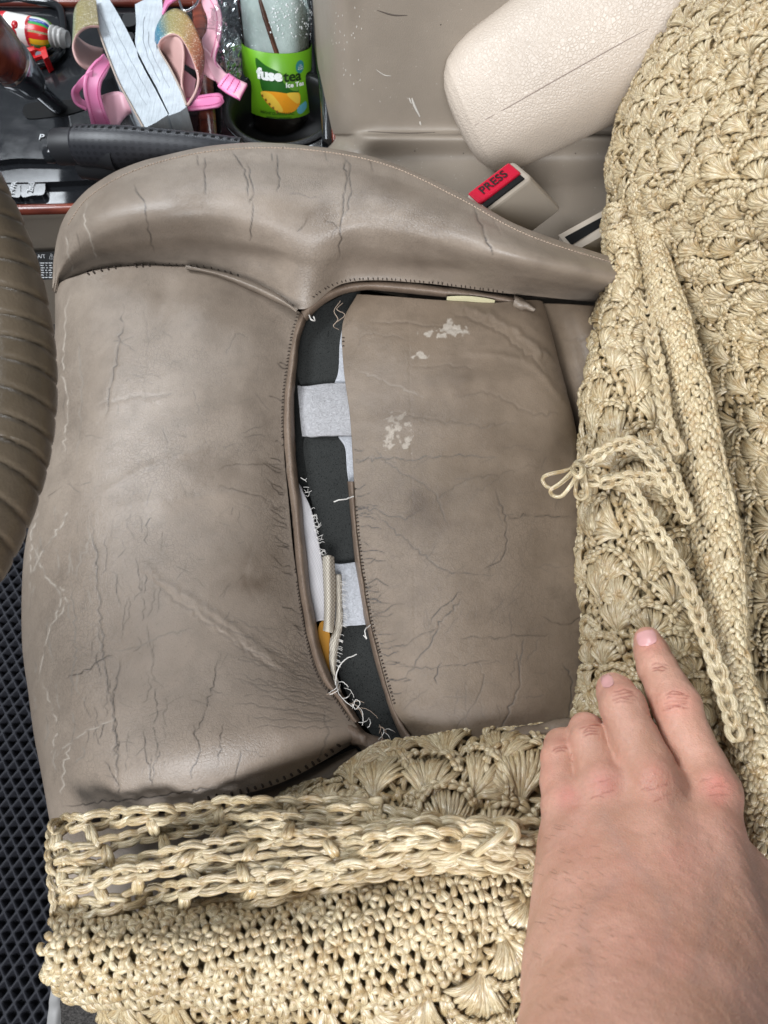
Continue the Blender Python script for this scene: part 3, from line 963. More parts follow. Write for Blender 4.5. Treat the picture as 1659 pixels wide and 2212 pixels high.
def thread(pts, rad, mt, n=24, zl=.002):
    q = cr(np.array([P(x, y, z) for x, y, z in pts]), n)
    q += THR.normal(0, .0001, q.shape)
    mb = MB(); add_tube(mb, q, rad, 5)
    return mb.build('loose_thread', MATS[mt], SEAT)


thread([(735, 650, .004), (722, 672, .006), (730, 690, .004), (720, 704, .002), (732, 712, -.004)], .0003, 'tan_thread')
thread([(740, 655, .004), (728, 668, .008), (745, 680, .004), (728, 695, .004)], .0003, 'tan_thread')
thread([(668, 680, .002), (672, 690, .006), (680, 692, .004), (678, 684, .003)], .0006, 'white_thread')
thread([(764, 1072, .001), (748, 1078, .004), (732, 1080, .006), (722, 1084, .004)], .00045, 'white_thread')
thread([(725, 1480, -.002), (728, 1450, .004), (745, 1425, .006), (770, 1414, .004)], .00035, 'white_thread')
thread([(800, 1350, .002), (788, 1362, .006), (792, 1380, .005), (786, 1372, .004)], .0004, 'white_thread')
thread([(725, 1470, .001), (733, 1500, .005), (760, 1525, .006), (768, 1512, .008), (778, 1518, .006), (768, 1532, .006), (760, 1520, .006)], .00022, 'white_thread', 40)
for k in range(22):
    x = THR.uniform(728, 850); y = 1480 + (x - 728) * 1.05 + THR.uniform(-14, 14)
    z = -.002
    L = THR.uniform(14, 44); a = THR.uniform(-.6, 2.4)
    thread([(x, y, z), (x + L * .5 * math.cos(a), y + L * .5 * math.sin(a), z + THR.uniform(.002, .007)), (x + L * math.cos(a + .35), y + L * math.sin(a + .35), z + .003), (x + L * 1.3 * math.cos(a + .5), y + L * 1.3 * math.sin(a + .5), z + .001)],
           THR.uniform(.00012, .00026), 'white_thread' if k % 3 else 'tan_thread', 14)
for k in range(34):                                        # frayed fringe along the backing strip and tab
    y = THR.uniform(1030, 1200); x = np.interp(y, [1030, 1100, 1200], [652, 672, 694])
    L = THR.uniform(4, 14)
    thread([(x - 3, y, -.005), (x + L * .6, y + THR.uniform(-6, 6), -.003), (x + L, y + THR.uniform(-8, 10), -.003)], .00014, 'white_thread', 7)
for k in range(40):
    y = THR.uniform(1255, 1440); x = np.interp(y, [1255, 1340, 1400, 1440], [738, 742, 732, 728])
    L = THR.uniform(4, 9)
    thread([(x - 3, y, -.004), (x + L * .6, y + 2, -.002), (x + L, y + 4, -.003)], .00014, 'white_thread', 6)
# ================================================================== the crocheted seat cover
def yarn_mat(name, c_light, c_mid, c_dark):  # c_dark puts the warm brown of shaded yarn into the colour
    m = mat(name, c_mid, 0.3, 0.95); t = NT(m)
    uvn = t.n('ShaderNodeTexCoord'); t.tc = uvn
    tint = t.attr('tint')
    sep = t.n('ShaderNodeSeparateXYZ'); t.l(uvn.outputs['UV'], sep.inputs[0])
    # filaments wind slowly round the strand
    v = t.math('ADD', sep.outputs[1], t.math('MULTIPLY', sep.outputs[0], 0.35))
    cmb = t.n('ShaderNodeCombineXYZ')
    t.l(t.math('MULTIPLY', sep.outputs[0], 1.6), cmb.inputs[0]); t.l(t.math('MULTIPLY', v, 11.0), cmb.inputs[1]); t.l(t.math('MULTIPLY', tint, 90.0), cmb.inputs[2])
    fil = t.noise(1.0, 3, 0.7, cmb.outputs[0])
    base = t.mix(t.ramp(tint, [(0.0, (0, 0, 0)), (1.0, (1, 1, 1))]), c_mid, c_light)
    dirt = t.ramp(t.noise(22, 4, 0.6), [(0.44, (0, 0, 0)), (0.7, (1, 1, 1))])
    base = t.mix(t.math('MULTIPLY', dirt, 0.42), base, tuple(x * y for x, y in zip(c_mid, (0.66, 0.70, 0.86))))
    warm = t.ramp(t.noise(150, 3, 0.65), [(0.50, (0, 0, 0)), (0.68, (1, 1, 1))])
    base = t.mix(t.math('MULTIPLY', warm, 0.62), base, c_dark)
    pale = t.ramp(t.noise(85, 3, 0.6), [(0.55, (0, 0, 0)), (0.70, (1, 1, 1))])
    base = t.mix(t.math('MULTIPLY', pale, 0.5), base, tuple(min(.92, x * 1.12) for x in c_light))
    base = t.mix(t.ramp(fil, [(0.34, (0.85, 0.85, 0.85)), (0.60, (0, 0, 0))]), base, tuple(x * 0.60 for x in c_dark))
    t.color(base)
    t.rough(t.math('ADD', 0.12, t.math('MULTIPLY', fil, 0.26)))
    t.normal(t.bump(fil, 0.8, 0.0012))
    t.b.inputs['Coat Weight'].default_value = 0.6; t.b.inputs['Coat Roughness'].default_value = 0.16
    return m


yarn_mat('cream_yarn', (0.82, 0.70, 0.46), (0.58, 0.44, 0.235), (0.44, 0.26, 0.085))
m = mat('yarn_ground', (0.26, 0.205, 0.12), 0.9, 0.1); t = NT(m)
t.color(t.ramp(t.noise(260, 4, 0.7), [(0.35, (0.10, 0.078, 0.045)), (0.65, (0.36, 0.285, 0.165))])); t.normal(t.bump(t.noise(300, 3), 0.8, 0.002))

COVER = empty('crochet_seat_cover', P(1400, 1500, 0.0), 'cream crocheted seat cover bunched back off the driver seat', 'seat cover')
KP, NS = 9, 8
PROFILE = np.array([0.45, 0.72, 0.92, 1.0, 1.0, 1.0, 0.92, 0.72, 0.45])


class Patch:
    def __init__(self, net, nu=60, nv=60, lump=0.0, seed=0):
        self.g = netgrid(net, nu, nv)
        self.n = gridnormals(self.g)
        if ((CAM - self.g) * self.n).sum(-1).mean() < 0: self.n = -self.n
        if lump: self.g = self.g + self.n * (lump * fbm(self.g, 32, seed, 3))[..., None]
        self.La = np.linalg.norm(np.diff(self.g, axis=1), axis=-1).sum(1).mean()
        self.Lb = np.linalg.norm(np.diff(self.g, axis=0), axis=-1).sum(0).mean()

    def ev(self, a, b, h):
        """a to the right, b down, in metres; h above the surface"""
        nu, nv = self.g.shape[:2]
        x = np.clip(a / self.La, -.02, 1.02) * (nv - 1); y = np.clip(b / self.Lb, -.02, 1.02) * (nu - 1)
        i = np.clip(np.floor(y).astype(int), 0, nu - 2); j = np.clip(np.floor(x).astype(int), 0, nv - 2)
        fy = (y - i)[..., None]; fx = (x - j)[..., None]
        def q(A): return (A[i, j] * (1 - fy) + A[i + 1, j] * fy) * (1 - fx) + (A[i, j + 1] * (1 - fy) + A[i + 1, j + 1] * fy) * fx
        n = q(self.n); n /= np.linalg.norm(n, axis=-1, keepdims=True) + 1e-9
        return q(self.g) + n * h[..., None], n

    def pix(self, a, b):
        p, _ = self.ev(np.array([a]), np.array([b]), np.array([0.0]))
        x, y = project(p[0]); return x, y


class Strands:
    def __init__(self): self.p = []; self.nr = []; self.r = []; self.tint = []; self.fl = []

    def add(self, pts, nrm, rad, flat=0.8, tint=None):
        """pts [k,3] world control points, nrm [k,3] or [3]"""
        pts = np.asarray(pts, float); q = cr(pts, KP)
        nrm = np.asarray(nrm, float)
        nn = np.tile(nrm, (KP, 1)) if nrm.ndim == 1 else cr(nrm, KP)
        self.p.append(q); self.nr.append(nn); self.r.append(rad); self.fl.append(flat)
        self.tint.append(RNG.beta(1.6, 1.4) if tint is None else tint)

    def addp(self, patch, ctl, rad, flat=0.8, tint=None):
        c = np.asarray(ctl, float)
        p, n = patch.ev(c[:, 0], c[:, 1], c[:, 2])
        self.add(p, n, rad, flat, tint)

    def build(self, name, parent, kind=None):
        if not self.p: return None
        p = np.array(self.p); nn = np.array(self.nr); r = np.array(self.r)[:, None] * PROFILE[None]
        r = r * (1 + RNG.normal(0, .05, r.shape)); S = len(p)
        t = np.gradient(p, axis=1); t /= np.linalg.norm(t, axis=-1, keepdims=True) + 1e-12
        u = nn - t * (nn * t).sum(-1, keepdims=True); u /= np.linalg.norm(u, axis=-1, keepdims=True) + 1e-12
        s = np.cross(t, u)
        th = np.linspace(0, 2 * np.pi, NS, endpoint=False)
        fl = np.array(self.fl)[:, None, None, None]
        g = p[:, :, None, :] + r[:, :, None, None] * (np.cos(th)[None, None, :, None] * u[:, :, None, :] * fl + np.sin(th)[None, None, :, None] * s[:, :, None, :])
        base = gridfaces(KP, NS, True)
        f = (base[None] + (np.arange(S) * KP * NS)[:, None, None]).reshape(-1, 4)
        capA = np.arange(NS)[::-1]; capB = np.arange(NS) + (KP - 1) * NS
        L = np.linalg.norm(np.diff(p, axis=1), axis=-1).sum(1) / 0.01
        uu = np.linspace(0, 1, KP)[None, :, None] * L[:, None, None] + np.zeros((S, KP, NS))
        vv = np.abs(np.linspace(0, 2, NS, endpoint=False) - 1)[None, None, :] + np.zeros((S, KP, NS))
        mb = MB(); tint = np.repeat(np.array(self.tint), KP * NS)
        mb.add(g.reshape(-1, 3), f, np.stack([uu, vv], -1).reshape(-1, 2), 0, tint)
        o = mb.build(name, MATS['cream_yarn'], parent, attr='tint')
        if kind: tag(o, kind=kind)
        return o


def rot(dx, dy, a):
    c, s = math.cos(a), math.sin(a)
    return dx * c - dy * s, dx * s + dy * c


def shell(st, patch, a, b, W, H, ang, k=7, r=.00155):
    """fan of strands from (a, b), opening along ang (0 = up the picture), with a chain round its top"""
    def L(x, y, h):
        dx, dy = rot(x, -y, ang)
        return (a + dx, b + dy, h)
    g = RNG
    W *= g.uniform(.93, 1.08); H *= g.uniform(.92, 1.08)
    ends = []
    sq = g.uniform(.85, 1.1); lean = g.normal(0, .08)
    for i in range(k):
        f = (i / (k - 1) - .5) * 2
        ph = f * R(78) + g.normal(0, .05) + lean
        xe = W * .54 * math.sin(ph) / math.sin(R(78)); ye = H * sq * (.44 + .52 * math.cos(ph)) * g.uniform(.94, 1.05)
        ends.append((xe, ye, ph))
        for q in range(2):
            o_ = (q - .5) * r * 1.1; hh = g.uniform(-.0004, .0012)
            bow = .22 * f * W * .3 + g.normal(0, .0005)
            st.addp(patch, [L(f * W * .05 + o_ * .3, -.05 * H, .0004), L(xe * .28 + bow * .4 + o_ * .6, ye * .28, .0030 + hh), L(xe * .66 + bow * .35 + o_, ye * .62, .0046 + hh), L(xe + o_, ye * g.uniform(.95, 1.02), .0018)], r * g.uniform(.62, .98), g.uniform(.75, 1.0))
    for i in range(k - 1):                               # V links of the edging chain
        x0, y0, p0 = ends[i]; x1, y1, p1 = ends[i + 1]
        ox, oy = math.sin((p0 + p1) / 2), math.cos((p0 + p1) / 2)
        e = .0012
        st.addp(patch, [L(x0 - ox * e * .6, y0 - oy * e * .6, .0022), L((x0 + x1) / 2 - ox * e * .8, (y0 + y1) / 2 - oy * e * .8, .0054), L(x1 + (x1 - x0) * .25, y1 + (y1 - y0) * .25, .0040)], r * .92, .85)
        st.addp(patch, [L(x0 + ox * e * 1.1, y0 + oy * e * 1.1, .0020), L((x0 + x1) / 2 + ox * e * 1.5, (y0 + y1) / 2 + oy * e * 1.5, .0046), L(x1 + (x1 - x0) * .2 + ox * e * .3, y1 + (y1 - y0) * .2 + oy * e * .3, .0036)], r * .92, .85)


def dense(st, patch, a, b, sx, sy, ang=0.0, r=.0014):
    """one single-crochet V"""
    g = RNG
    def L(x, y, h):
        dx, dy = rot(x, -y, ang); return (a + dx, b + dy, h)
    for s in (-1, 1, -1, 1):
        jx = g.normal(0, .0005)
        st.addp(patch, [L(s * .06 * sx + jx, -.62 * sy, .0004), L(s * .20 * sx + jx, -.15 * sy, .0028 + g.uniform(0, .0014)), L(s * .38 * sx, .35 * sy, .0030), L(s * .52 * sx + jx, .60 * sy, .0006)], r * g.uniform(.6, .95), .85)
    if g.random() < .55:
        st.addp(patch, [L(-.5 * sx, .40 * sy, .0012), L(0, .56 * sy, .0036), L(.5 * sx, .42 * sy, .0012)], r * g.uniform(.7, .95), .9)


def chain3(st, path, nrm, width=.0052, r=.00135, link=.0056, tint=None):
    """crochet chain along a 3D path: overlapping V links"""
    p = np.asarray(path, float); q = cr(p, max(60, len(p) * 12))
    Lq = np.r_[0, np.cumsum(np.linalg.norm(np.diff(q, axis=0), axis=1))]
    nrm = np.asarray(nrm, float)
    def at(s):
        s = np.clip(s, 0, Lq[-1]); c = np.array([np.interp(s, Lq, q[:, k]) for k in range(3)])
        c2 = np.array([np.interp(min(s + .001, Lq[-1]), Lq, q[:, k]) for k in range(3)]); c1 = np.array([np.interp(max(s - .001, 0), Lq, q[:, k]) for k in range(3)])
        t = c2 - c1; t /= np.linalg.norm(t) + 1e-9
        sd = np.cross(nrm, t); sd /= np.linalg.norm(sd) + 1e-9
        return c, t, sd, np.cross(t, sd)
    s = 0.0
    while s < Lq[-1] - link * .3:
        lk = link * RNG.uniform(.88, 1.15); wdt = width * RNG.uniform(.85, 1.15)
        for sg in (-1, 1):
            pts = []
            for f, wd, h in ((-.35, .05, -.0004), (.05, .42, .0011), (.6, .50, .0017), (1.05, .22, .0010), (1.35, .02, -.0006)):
                c, t, sd, nn = at(s + f * lk)
                pts.append(c + sd * sg * wd * wdt + nn * h)
            pts = np.array(pts); c, t, sd, nn = at(s + .5 * lk)
            for ply in (-1, 1):
                st.add(pts + sd * ply * r * .42 + nn * RNG.uniform(-.0002, .0007), nrm, r * RNG.uniform(.62, .86), .95, None if tint is None else min(1, tint * RNG.uniform(.7, 1.2)))
        s += lk


def px_chain(st, pts, nz=(0, 0, 1), **kw):
    w_ = np.array([P(x, y, z) for x, y, z in pts])
    c = w_.mean(0); n = CAM - c; n /= np.linalg.norm(n)
    chain3(st, w_, n, **kw)


def ground(name, patch, parent, h=-.0012):
    g = patch.g + patch.n * h
    g = orient(g)
    mb = MB(); add_grid(mb, g)
    o = mb.build(name, MATS['yarn_ground'], parent)
    solid(o, .0015)
    return o


def fill_shells(patch, parent, W, H, ang, region=None, k=7, r=.00155, jit=.0012, off=(0, 0), vary=.12):
    """rows of shells, every shell a part of its own; rows advance along the opening direction"""
    ca, sa = math.cos(ang), math.sin(ang)
    cx, cy = patch.La / 2, patch.Lb / 2; D = math.hypot(patch.La, patch.Lb) / 2 + W
    i = 0; pitch = H * .80
    y = -D
    while y < D:
        x = -D + (W / 2 if i % 2 else 0)
        while x < D:
            dx, dy = rot(x + off[0], -(y + off[1]), ang)
            a = cx + dx + RNG.normal(0, jit); b = cy + dy + RNG.normal(0, jit)
            if 0 < a < patch.La and 0 < b < patch.Lb:
                X, Y = patch.pix(a, b)
                if -60 < X < 1740 and -60 < Y < 2280 and (region is None or region(X, Y)):
                    st = Strands(); shell(st, patch, a, b, W, H, ang + RNG.normal(0, vary), k, r)
                    st.build('shell_stitch', parent)
            x += W
        y += pitch; i += 1


def fill_dense(st, patch, sx, sy, ang=0.0, region=None, r=.0014, jit=.0004):
    cx, cy = patch.La / 2, patch.Lb / 2; D = math.hypot(patch.La, patch.Lb) / 2
    i = 0; y = -D
    while y < D:
        x = -D + (sx / 2 if i % 2 else 0)
        while x < D:
            dx, dy = rot(x, -y, ang)
            a = cx + dx + RNG.normal(0, jit); b = cy + dy + RNG.normal(0, jit)
            if -.001 < a < patch.La + .001 and -.001 < b < patch.Lb + .001:
                X, Y = patch.pix(a, b)
                if -60 < X < 1740 and -60 < Y < 2280 and (region is None or region(X, Y)):
                    dense(st, patch, a, b, sx * RNG.uniform(.9, 1.1), sy, ang + RNG.normal(0, .12), r)
            x += sx
        y += sy; i += 1


def fill_under(patch, parent, region=None):
    """tight ground stitches that close the gaps between the shells"""
    st = Strands()
    cx = np.arange(.004, patch.La, .0085); cy = np.arange(.003, patch.Lb, .0075)
    for i, b in enumerate(cy):
        for a in cx + (.004 if i % 2 else 0):
            X, Y = patch.pix(a, b)
            if -60 < X < 1740 and -60 < Y < 2280 and (region is None or region(X, Y)):
                an = RNG.uniform(0, 6.28)
                for q in range(2):
                    dx, dy = .0055 * math.cos(an + q * 1.3), .0055 * math.sin(an + q * 1.3)
                    st.addp(patch, [(a - dx, b - dy, -.0010), (a, b, .0016), (a + dx, b + dy, -.0010)], .0019, .8, RNG.uniform(0, .35))
    st.build('ground_stitching', parent, 'stuff')


# ---- A: over the backrest
net = []
for y, xl in ((-110, 1570), (0, 1486), (120, 1402), (260, 1346), (390, 1322), (500, 1322), (620, 1345), (740, 1400), (900, 1450), (1100, 1520), (1300, 1545), (1500, 1560), (1720, 1590)):
    r = []
    near_ = np.interp(y, [400, 620, 800, 1700], [.048, .0, -.045, -.05])            # the backrest wing stands forward
    for dx, c in ((30, .262), (3, .232), (14, .214), (60, .201), (140, .198), (250, .203), (400, .212)):
        r.append(PPL(xl + dx, y, (1, 0, -.4), c - near_))
    net.append(r)
PA = Patch(net, 90, 60, .005, 4)
ga = ground('backrest_section', PA, COVER)
fill_under(PA, ga)
fill_shells(PA, ga, .0235, .0208, R(-52), None, 9, .00145, .0030, (0, 0), .42)
st = Strands()
# edging chains down the left rim of the backrest
for k, da in enumerate((.012, .018, .025, .032)):
    for_b = np.linspace(.004, PA.Lb * .62, 46)
    p, n = PA.ev(np.full(46, da) + .0012 * np.sin(for_b * 300 + k), for_b, np.full(46, .0026))
    chain3(st, p, n.mean(0), .0062, .0015, .0062)
st.build('edge_chain', ga, 'stuff')

# ---- B1: roll lying in the angle of the seat (shells), B2: dense folded band
yb = [455, 500, 560, 650, 730, 850, 1000, 1150, 1300, 1420, 1520, 1640, 1760]
xl = [1322, 1318, 1322, 1304, 1286, 1276, 1266, 1264, 1264, 1278, 1258, 1225, 1200]
xc = [1362, 1378, 1392, 1408, 1428, 1454, 1486, 1508, 1530, 1545, 1562, 1590, 1610]
xr = [1398, 1412, 1430, 1458, 1488, 1520, 1552, 1580, 1594, 1602, 1625, 1668, 1690]
net = []
for y, a, b in zip(yb, xl, xc):
    wd = b - a
    net.append([P(a + 16, y, -.022), P(a, y, -.004), P(a + wd * .10, y, .017), P(a + wd * .34, y, .034), P(a + wd * .66, y, .035), P(a + wd * .92, y, .018), P(b + 12, y, -.006)])
PB1 = Patch(net, 90, 50, .0045, 9)
gb = ground('rolled_section', PB1, COVER)
fill_under(PB1, gb)
fill_shells(PB1, gb, .0250, .0225, R(-6), None, 9, .0016, .0028, (.004, .003), .5)
net = []
for y, a, b in zip(yb, xc, xr):
    wd = b - a
    yy = y
    net.append([P(a - 10, yy, .000), P(a - 2, yy, .026), P(a + wd * .25, yy, .045), P(a + wd * .55, yy, .052), P(a + wd * .85, yy, .055), P(b, yy, .050), P(b - 6, yy, .030)])
net.append([P(1560, 1900, .02), P(1620, 1900, .034), P(1640, 1900, .045), P(1660, 1900, .052), P(1700, 1900, .055), P(1720, 1900, .050), P(1715, 1900, .03)])
net.append([P(1560, 2060, .0), P(1620, 2060, .01), P(1650, 2060, .02), P(1690, 2060, .03), P(1720, 2060, .03), P(1740, 2060, .03), P(1735, 2060, .01)])
PB2 = Patch(net, 90, 50, .002, 12)
g2 = ground('folded_band', PB2, COVER)
st = Strands()
fill_dense(st, PB2, .0070, .0056, R(38), lambda x, y: y < 1480, .0018)
fill_dense(st, PB2, .0088, .0072, R(30), lambda x, y: y >= 1480, .0021)
for da, w_ in ((.006, .0066), (.0125, .006)):
    bb = np.linspace(.01, PB2.Lb * .86, 60)
    p, n = PB2.ev(np.full(60, da) + .0008 * np.sin(bb * 260), bb, np.full(60, .0034))
    chain3(st, p, n.mean(0), w_, .0016, .0085)
st.build('dense_stitching', g2, 'stuff')
st = Strands()
bb = np.linspace(.004, PB2.Lb * .9, 60)
p, n = PB2.ev(np.full(60, PB2.La * .80) + .0006 * np.sin(bb * 300), bb, np.full(60, .0028))
chain3(st, p, n.mean(0), .0056, .0014, .0062)
st.build('edge_chain', g2, 'stuff')

# ---- loose drawstring with its knot, lying over the fold
st = Strands()
px_chain(st, [(1246, 1012, 0.0360), (1290, 985, 0.0460), (1330, 962, 0.0540), (1368, 958, 0.0580), (1400, 985, 0.0620), (1432, 1030, 0.0640), (1448, 1070, 0.0600)], width=.0056, r=.0014, link=.0064, tint=.85)
px_chain(st, [(1250, 1018, 0.0360), (1290, 1042, 0.0480), (1340, 1036, 0.0540), (1362, 1055, 0.0560), (1395, 1110, 0.0590), (1440, 1185, 0.0620), (1485, 1270, 0.0660), (1522, 1370, 0.0680), (1560, 1480, 0.0680), (1592, 1600, 0.0680)], width=.0058, r=.00145, link=.0070, tint=.75)
px_chain(st, [(1300, 1046, 0.0520), (1370, 1030, 0.0580), (1420, 1036, 0.0620), (1450, 1034, 0.0620)], width=.005, r=.0013, link=.006, tint=.7)
px_chain(st, [(1400, 940, 0.0510), (1430, 980, 0.0580), (1462, 1050, 0.0620), (1490, 1130, 0.0640)], width=.0056, r=.0014, link=.0066, tint=.6)
px_chain(st, [(1392, 640, 0.0380), (1410, 740, 0.0460), (1428, 830, 0.0520), (1440, 910, 0.0560), (1468, 980, 0.0580)], width=.0062, r=.0016, link=.0085, tint=.6)
st.build('drawstring', COVER)
mb = MB()


def loop(pts, r=.00125):
    q = cr(np.array([P(x, y, z) for x, y, z in pts]), 40)
    add_tube(mb, q, r, 8, col=RNG.uniform(.6, 1))


loop([(1244, 1010, 0.0380), (1215, 1018, 0.0420), (1182, 1026, 0.0400), (1172, 1036, 0.0360), (1180, 1050, 0.0340), (1196, 1054, 0.0360), (1222, 1036, 0.0420), (1246, 1016, 0.0420)])
loop([(1240, 1014, 0.0420), (1212, 1042, 0.0440), (1190, 1058, 0.0420), (1194, 1070, 0.0380), (1212, 1072, 0.0400), (1232, 1050, 0.0460), (1248, 1022, 0.0460)])
loop([(1250, 1020, 0.0420), (1244, 1050, 0.0420), (1244, 1070, 0.0380), (1256, 1078, 0.0360), (1268, 1070, 0.0400), (1266, 1046, 0.0460), (1262, 1024, 0.0480)])
loop([(1236, 1010, 0.0360), (1240, 1022, 0.0480), (1252, 1030, 0.0520), (1262, 1018, 0.0500), (1254, 1006, 0.0460), (1242, 1004, 0.0420), (1240, 1016, 0.0400)], .0016)
loop([(1246, 1000, 0.0360), (1256, 1010, 0.0500), (1254, 1026, 0.0520), (1244, 1034, 0.0460)], .0015)
mb.build('drawstring_knot', MATS['cream_yarn'], COVER, attr='tint')

# ---- C: cover pulled over the driver-side edge
net = rows([
    [(560, 1760, -.004), (650, 1716, -.002), (750, 1672, .000), (870, 1624, .002), (1000, 1602, .004), (1100, 1594, .004), (1260, 1580, .004), (1420, 1572, .004)],
    [(580, 1768, .012), (660, 1736, .016), (760, 1702, .020), (875, 1660, .024), (1000, 1640, .026), (1100, 1634, .026), (1260, 1620, .02), (1420, 1612, .01)],
    [(590, 1780, .020), (670, 1766, .026), (770, 1748, .032), (880, 1722, .036), (1000, 1710, .036), (1100, 1708, .034), (1260, 1700, .02), (1420, 1690, .01)],
    [(600, 1800, .020), (690, 1800, .028), (790, 1796, .034), (890, 1790, .036), (1000, 1784, .036), (1100, 1784, .034), (1260, 1790, .02), (1420, 1790, .01)],
    [(610, 1830, .010), (700, 1840, .016), (800, 1842, .022), (890, 1840, .024), (1000, 1840, .024), (1100, 1840, .024), (1260, 1850, .01), (1420, 1850, .0)],
])
PC1 = Patch(net, 50, 80, .004, 15)
gc = ground('draped_section', PC1, COVER)
fill_under(PC1, gc)
fill_shells(PC1, gc, .0300, .0250, R(8), None, 10, .0017, .0026, (.002, .002), .35)
net = rows([
    [(128, 1985, .020), (250, 1978, .022), (400, 1966, .024), (550, 1950, .026), (700, 1918, .030), (850, 1884, .032), (1000, 1858, .034), (1150, 1850, .034), (1350, 1840, .02)],
    [(118, 2020, .034), (250, 2014, .038), (400, 2006, .040), (550, 1992, .042), (700, 1968, .044), (850, 1940, .046), (1000, 1920, .046), (1150, 1910, .040), (1350, 1900, .02)],
    [(106, 2064, .036), (250, 2062, .044), (400, 2058, .048), (550, 2048, .050), (700, 2030, .052), (850, 2012, .052), (1000, 2000, .050), (1150, 1990, .042), (1350, 1980, .02)],
    [(122, 2112, .022), (250, 2120, .034), (400, 2122, .042), (550, 2118, .046), (700, 2106, .048), (850, 2094, .048), (1000, 2086, .046), (1150, 2080, .038), (1350, 2070, .02)],
    [(196, 2160, .000), (300, 2176, .012), (430, 2186, .022), (570, 2186, .030), (710, 2180, .034), (860, 2174, .036), (1000, 2170, .034), (1150, 2166, .028), (1350, 2150, .01)],
    [(300, 2222, -.03), (380, 2240, -.02), (480, 2255, -.008), (590, 2262, .002), (720, 2262, .008), (860, 2262, .010), (1000, 2262, .010), (1150, 2262, .006), (1350, 2250, -.01)],
])
PC3 = Patch(net, 60, 90, .0035, 19)
gd = ground('hanging_section', PC3, COVER)
is_shell = lambda x, y: (x > 1150 - (y - 1880) * 1.1 and x > 560 + max(0, (2110 - y)) * .9) or y > 2150
fill_under(PC3, gd, is_shell)
fill_shells(PC3, gd, .0290, .0240, R(172), is_shell, 10, .0017, .0026, (.003, .0), .35)
st = Strands()
fill_dense(st, PC3, .0080, .0066, R(-12), lambda x, y: not is_shell(x - 40, y - 20), .0020)
st.build('dense_stitching', gd, 'stuff')

# open chain mesh between them
st = Strands()
top = np.array([(114, 1800, .016), (170, 1780, .018), (300, 1766, .020), (460, 1752, .022), (620, 1740, .026), (780, 1750, .036), (900, 1760, .040), (1030, 1768, .042), (1170, 1790, .040)], float)
bot = np.array([(132, 1990, .022), (200, 1990, .026), (320, 1976, .030), (460, 1960, .034), (620, 1940, .038), (780, 1900, .042), (900, 1876, .044), (1030, 1862, .044), (1170, 1856, .040)], float)
NCH = 6
lines = []
for i in range(NCH):
    f = i / (NCH - 1)
    n = 16; a = cr(top, n); b = cr(bot, n)
    ph = RNG.uniform(0, 6.3)
    q = a * (1 - f) + b * f
    xs = np.linspace(0, 1, n)
    amp = np.where(xs < .55, 11, 9)
    q[:, 1] += amp * np.sin(xs * RNG.uniform(9, 15) + ph) * (0 if i in (0,) else 1)
    q[:, 2] += .010 * math.sin(math.pi * f) + RNG.normal(0, .004, n); q[1:-1, 1] += RNG.normal(0, 4.0, n - 2)
    k0 = 0; k1 = n
    if i == 0: k1 = 11
    if i in (3, 5): k1 = n - 1
    lines.append(q)
    px_chain(st, q[k0:k1], width=.0058 * RNG.uniform(.85, 1.15), r=.00175 * RNG.uniform(.9, 1.1), link=.0115)
    st.build('open_chain', COVER); st = Strands()
for f, k0, k1 in ((.12, 8, 16), (.33, 6, 15), (.5, 9, 16), (.68, 5, 14), (.86, 7, 16)):   # shorter chains crowd the right half
    q = cr(top, 16) * (1 - f) + cr(bot, 16) * f
    q[:, 1] += 10 * np.sin(np.linspace(0, 1, 16) * RNG.uniform(10, 18) + RNG.uniform(0, 6)); q[:, 2] += .012 * math.sin(math.pi * f) + RNG.normal(0, .004, 16)
    px_chain(st, q[k0:k1], width=.0068, r=.0019, link=.0118)
    st.build('open_chain', COVER); st = Strands()
for i in range(NCH - 1):                                  # ties between neighbouring chains
    for s in np.arange(RNG.uniform(.3, 1.2), 15, RNG.uniform(1.3, 2.0)):
        a = np.array([np.interp(s, range(16), lines[i][:, k]) for k in range(3)]); b = np.array([np.interp(s + RNG.uniform(-.5, .5), range(16), lines[i + 1][:, k]) for k in range(3)])
        A = P(*a); B = P(*b); M = (A + B) / 2 + np.array([0, 0, .0035])
        n_ = CAM - M; n_ /= np.linalg.norm(n_)
        sd = np.array([.0012, 0, 0])
        for sg in (-1, 1):
            st.add([A + sd * sg * .5, A * .6 + B * .4 + sd * sg + n_ * .0034, A * .25 + B * .75 + sd * sg + n_ * .003, B + sd * sg * .4], n_, .0019, .9)
st.build('chain_tie', COVER, 'stuff'); st = Strands()
for x0 in (116,):                                     # side edging
    px_chain(st, [(x0 + 2, 1795, .016), (x0, 1840, .024), (x0 + 6, 1890, .028), (x0 + 10, 1935, .030), (x0 + 14, 1990, .024)], width=.0056, r=.0015, link=.0064)
st.build('open_chain', COVER); st = Strands()
px_chain(st, [(860, 1806, .046), (960, 1800, .052), (1050, 1806, .056), (1110, 1818, .058)], width=.0085, r=.0021, link=.012, tint=.9)
st.build('open_chain', COVER); st = Strands()
px_chain(st, [(880, 1846, .048), (980, 1836, .054), (1060, 1850, .056), (1150, 1870, .054)], width=.008, r=.0021, link=.012, tint=.8)
st.build('open_chain', COVER); st = Strands()
px_chain(st, [(620, 1822, .038), (740, 1812, .044), (860, 1800, .048)], width=.007, r=.0018, link=.011, tint=.9)
for _q in range(1):
    st.build('open_chain', COVER)
mb = MB()
loop([(1060, 1776, .050), (1090, 1774, .060), (1112, 1786, .064), (1116, 1806, .062), (1100, 1818, .060), (1088, 1808, .058), (1096, 1796, .056)], .0019)
loop([(1010, 1860, .050), (1040, 1836, .060), (1080, 1808, .064), (1102, 1780, .060)], .0019)
mb.build('yarn_loop', MATS['cream_yarn'], COVER, attr='tint')
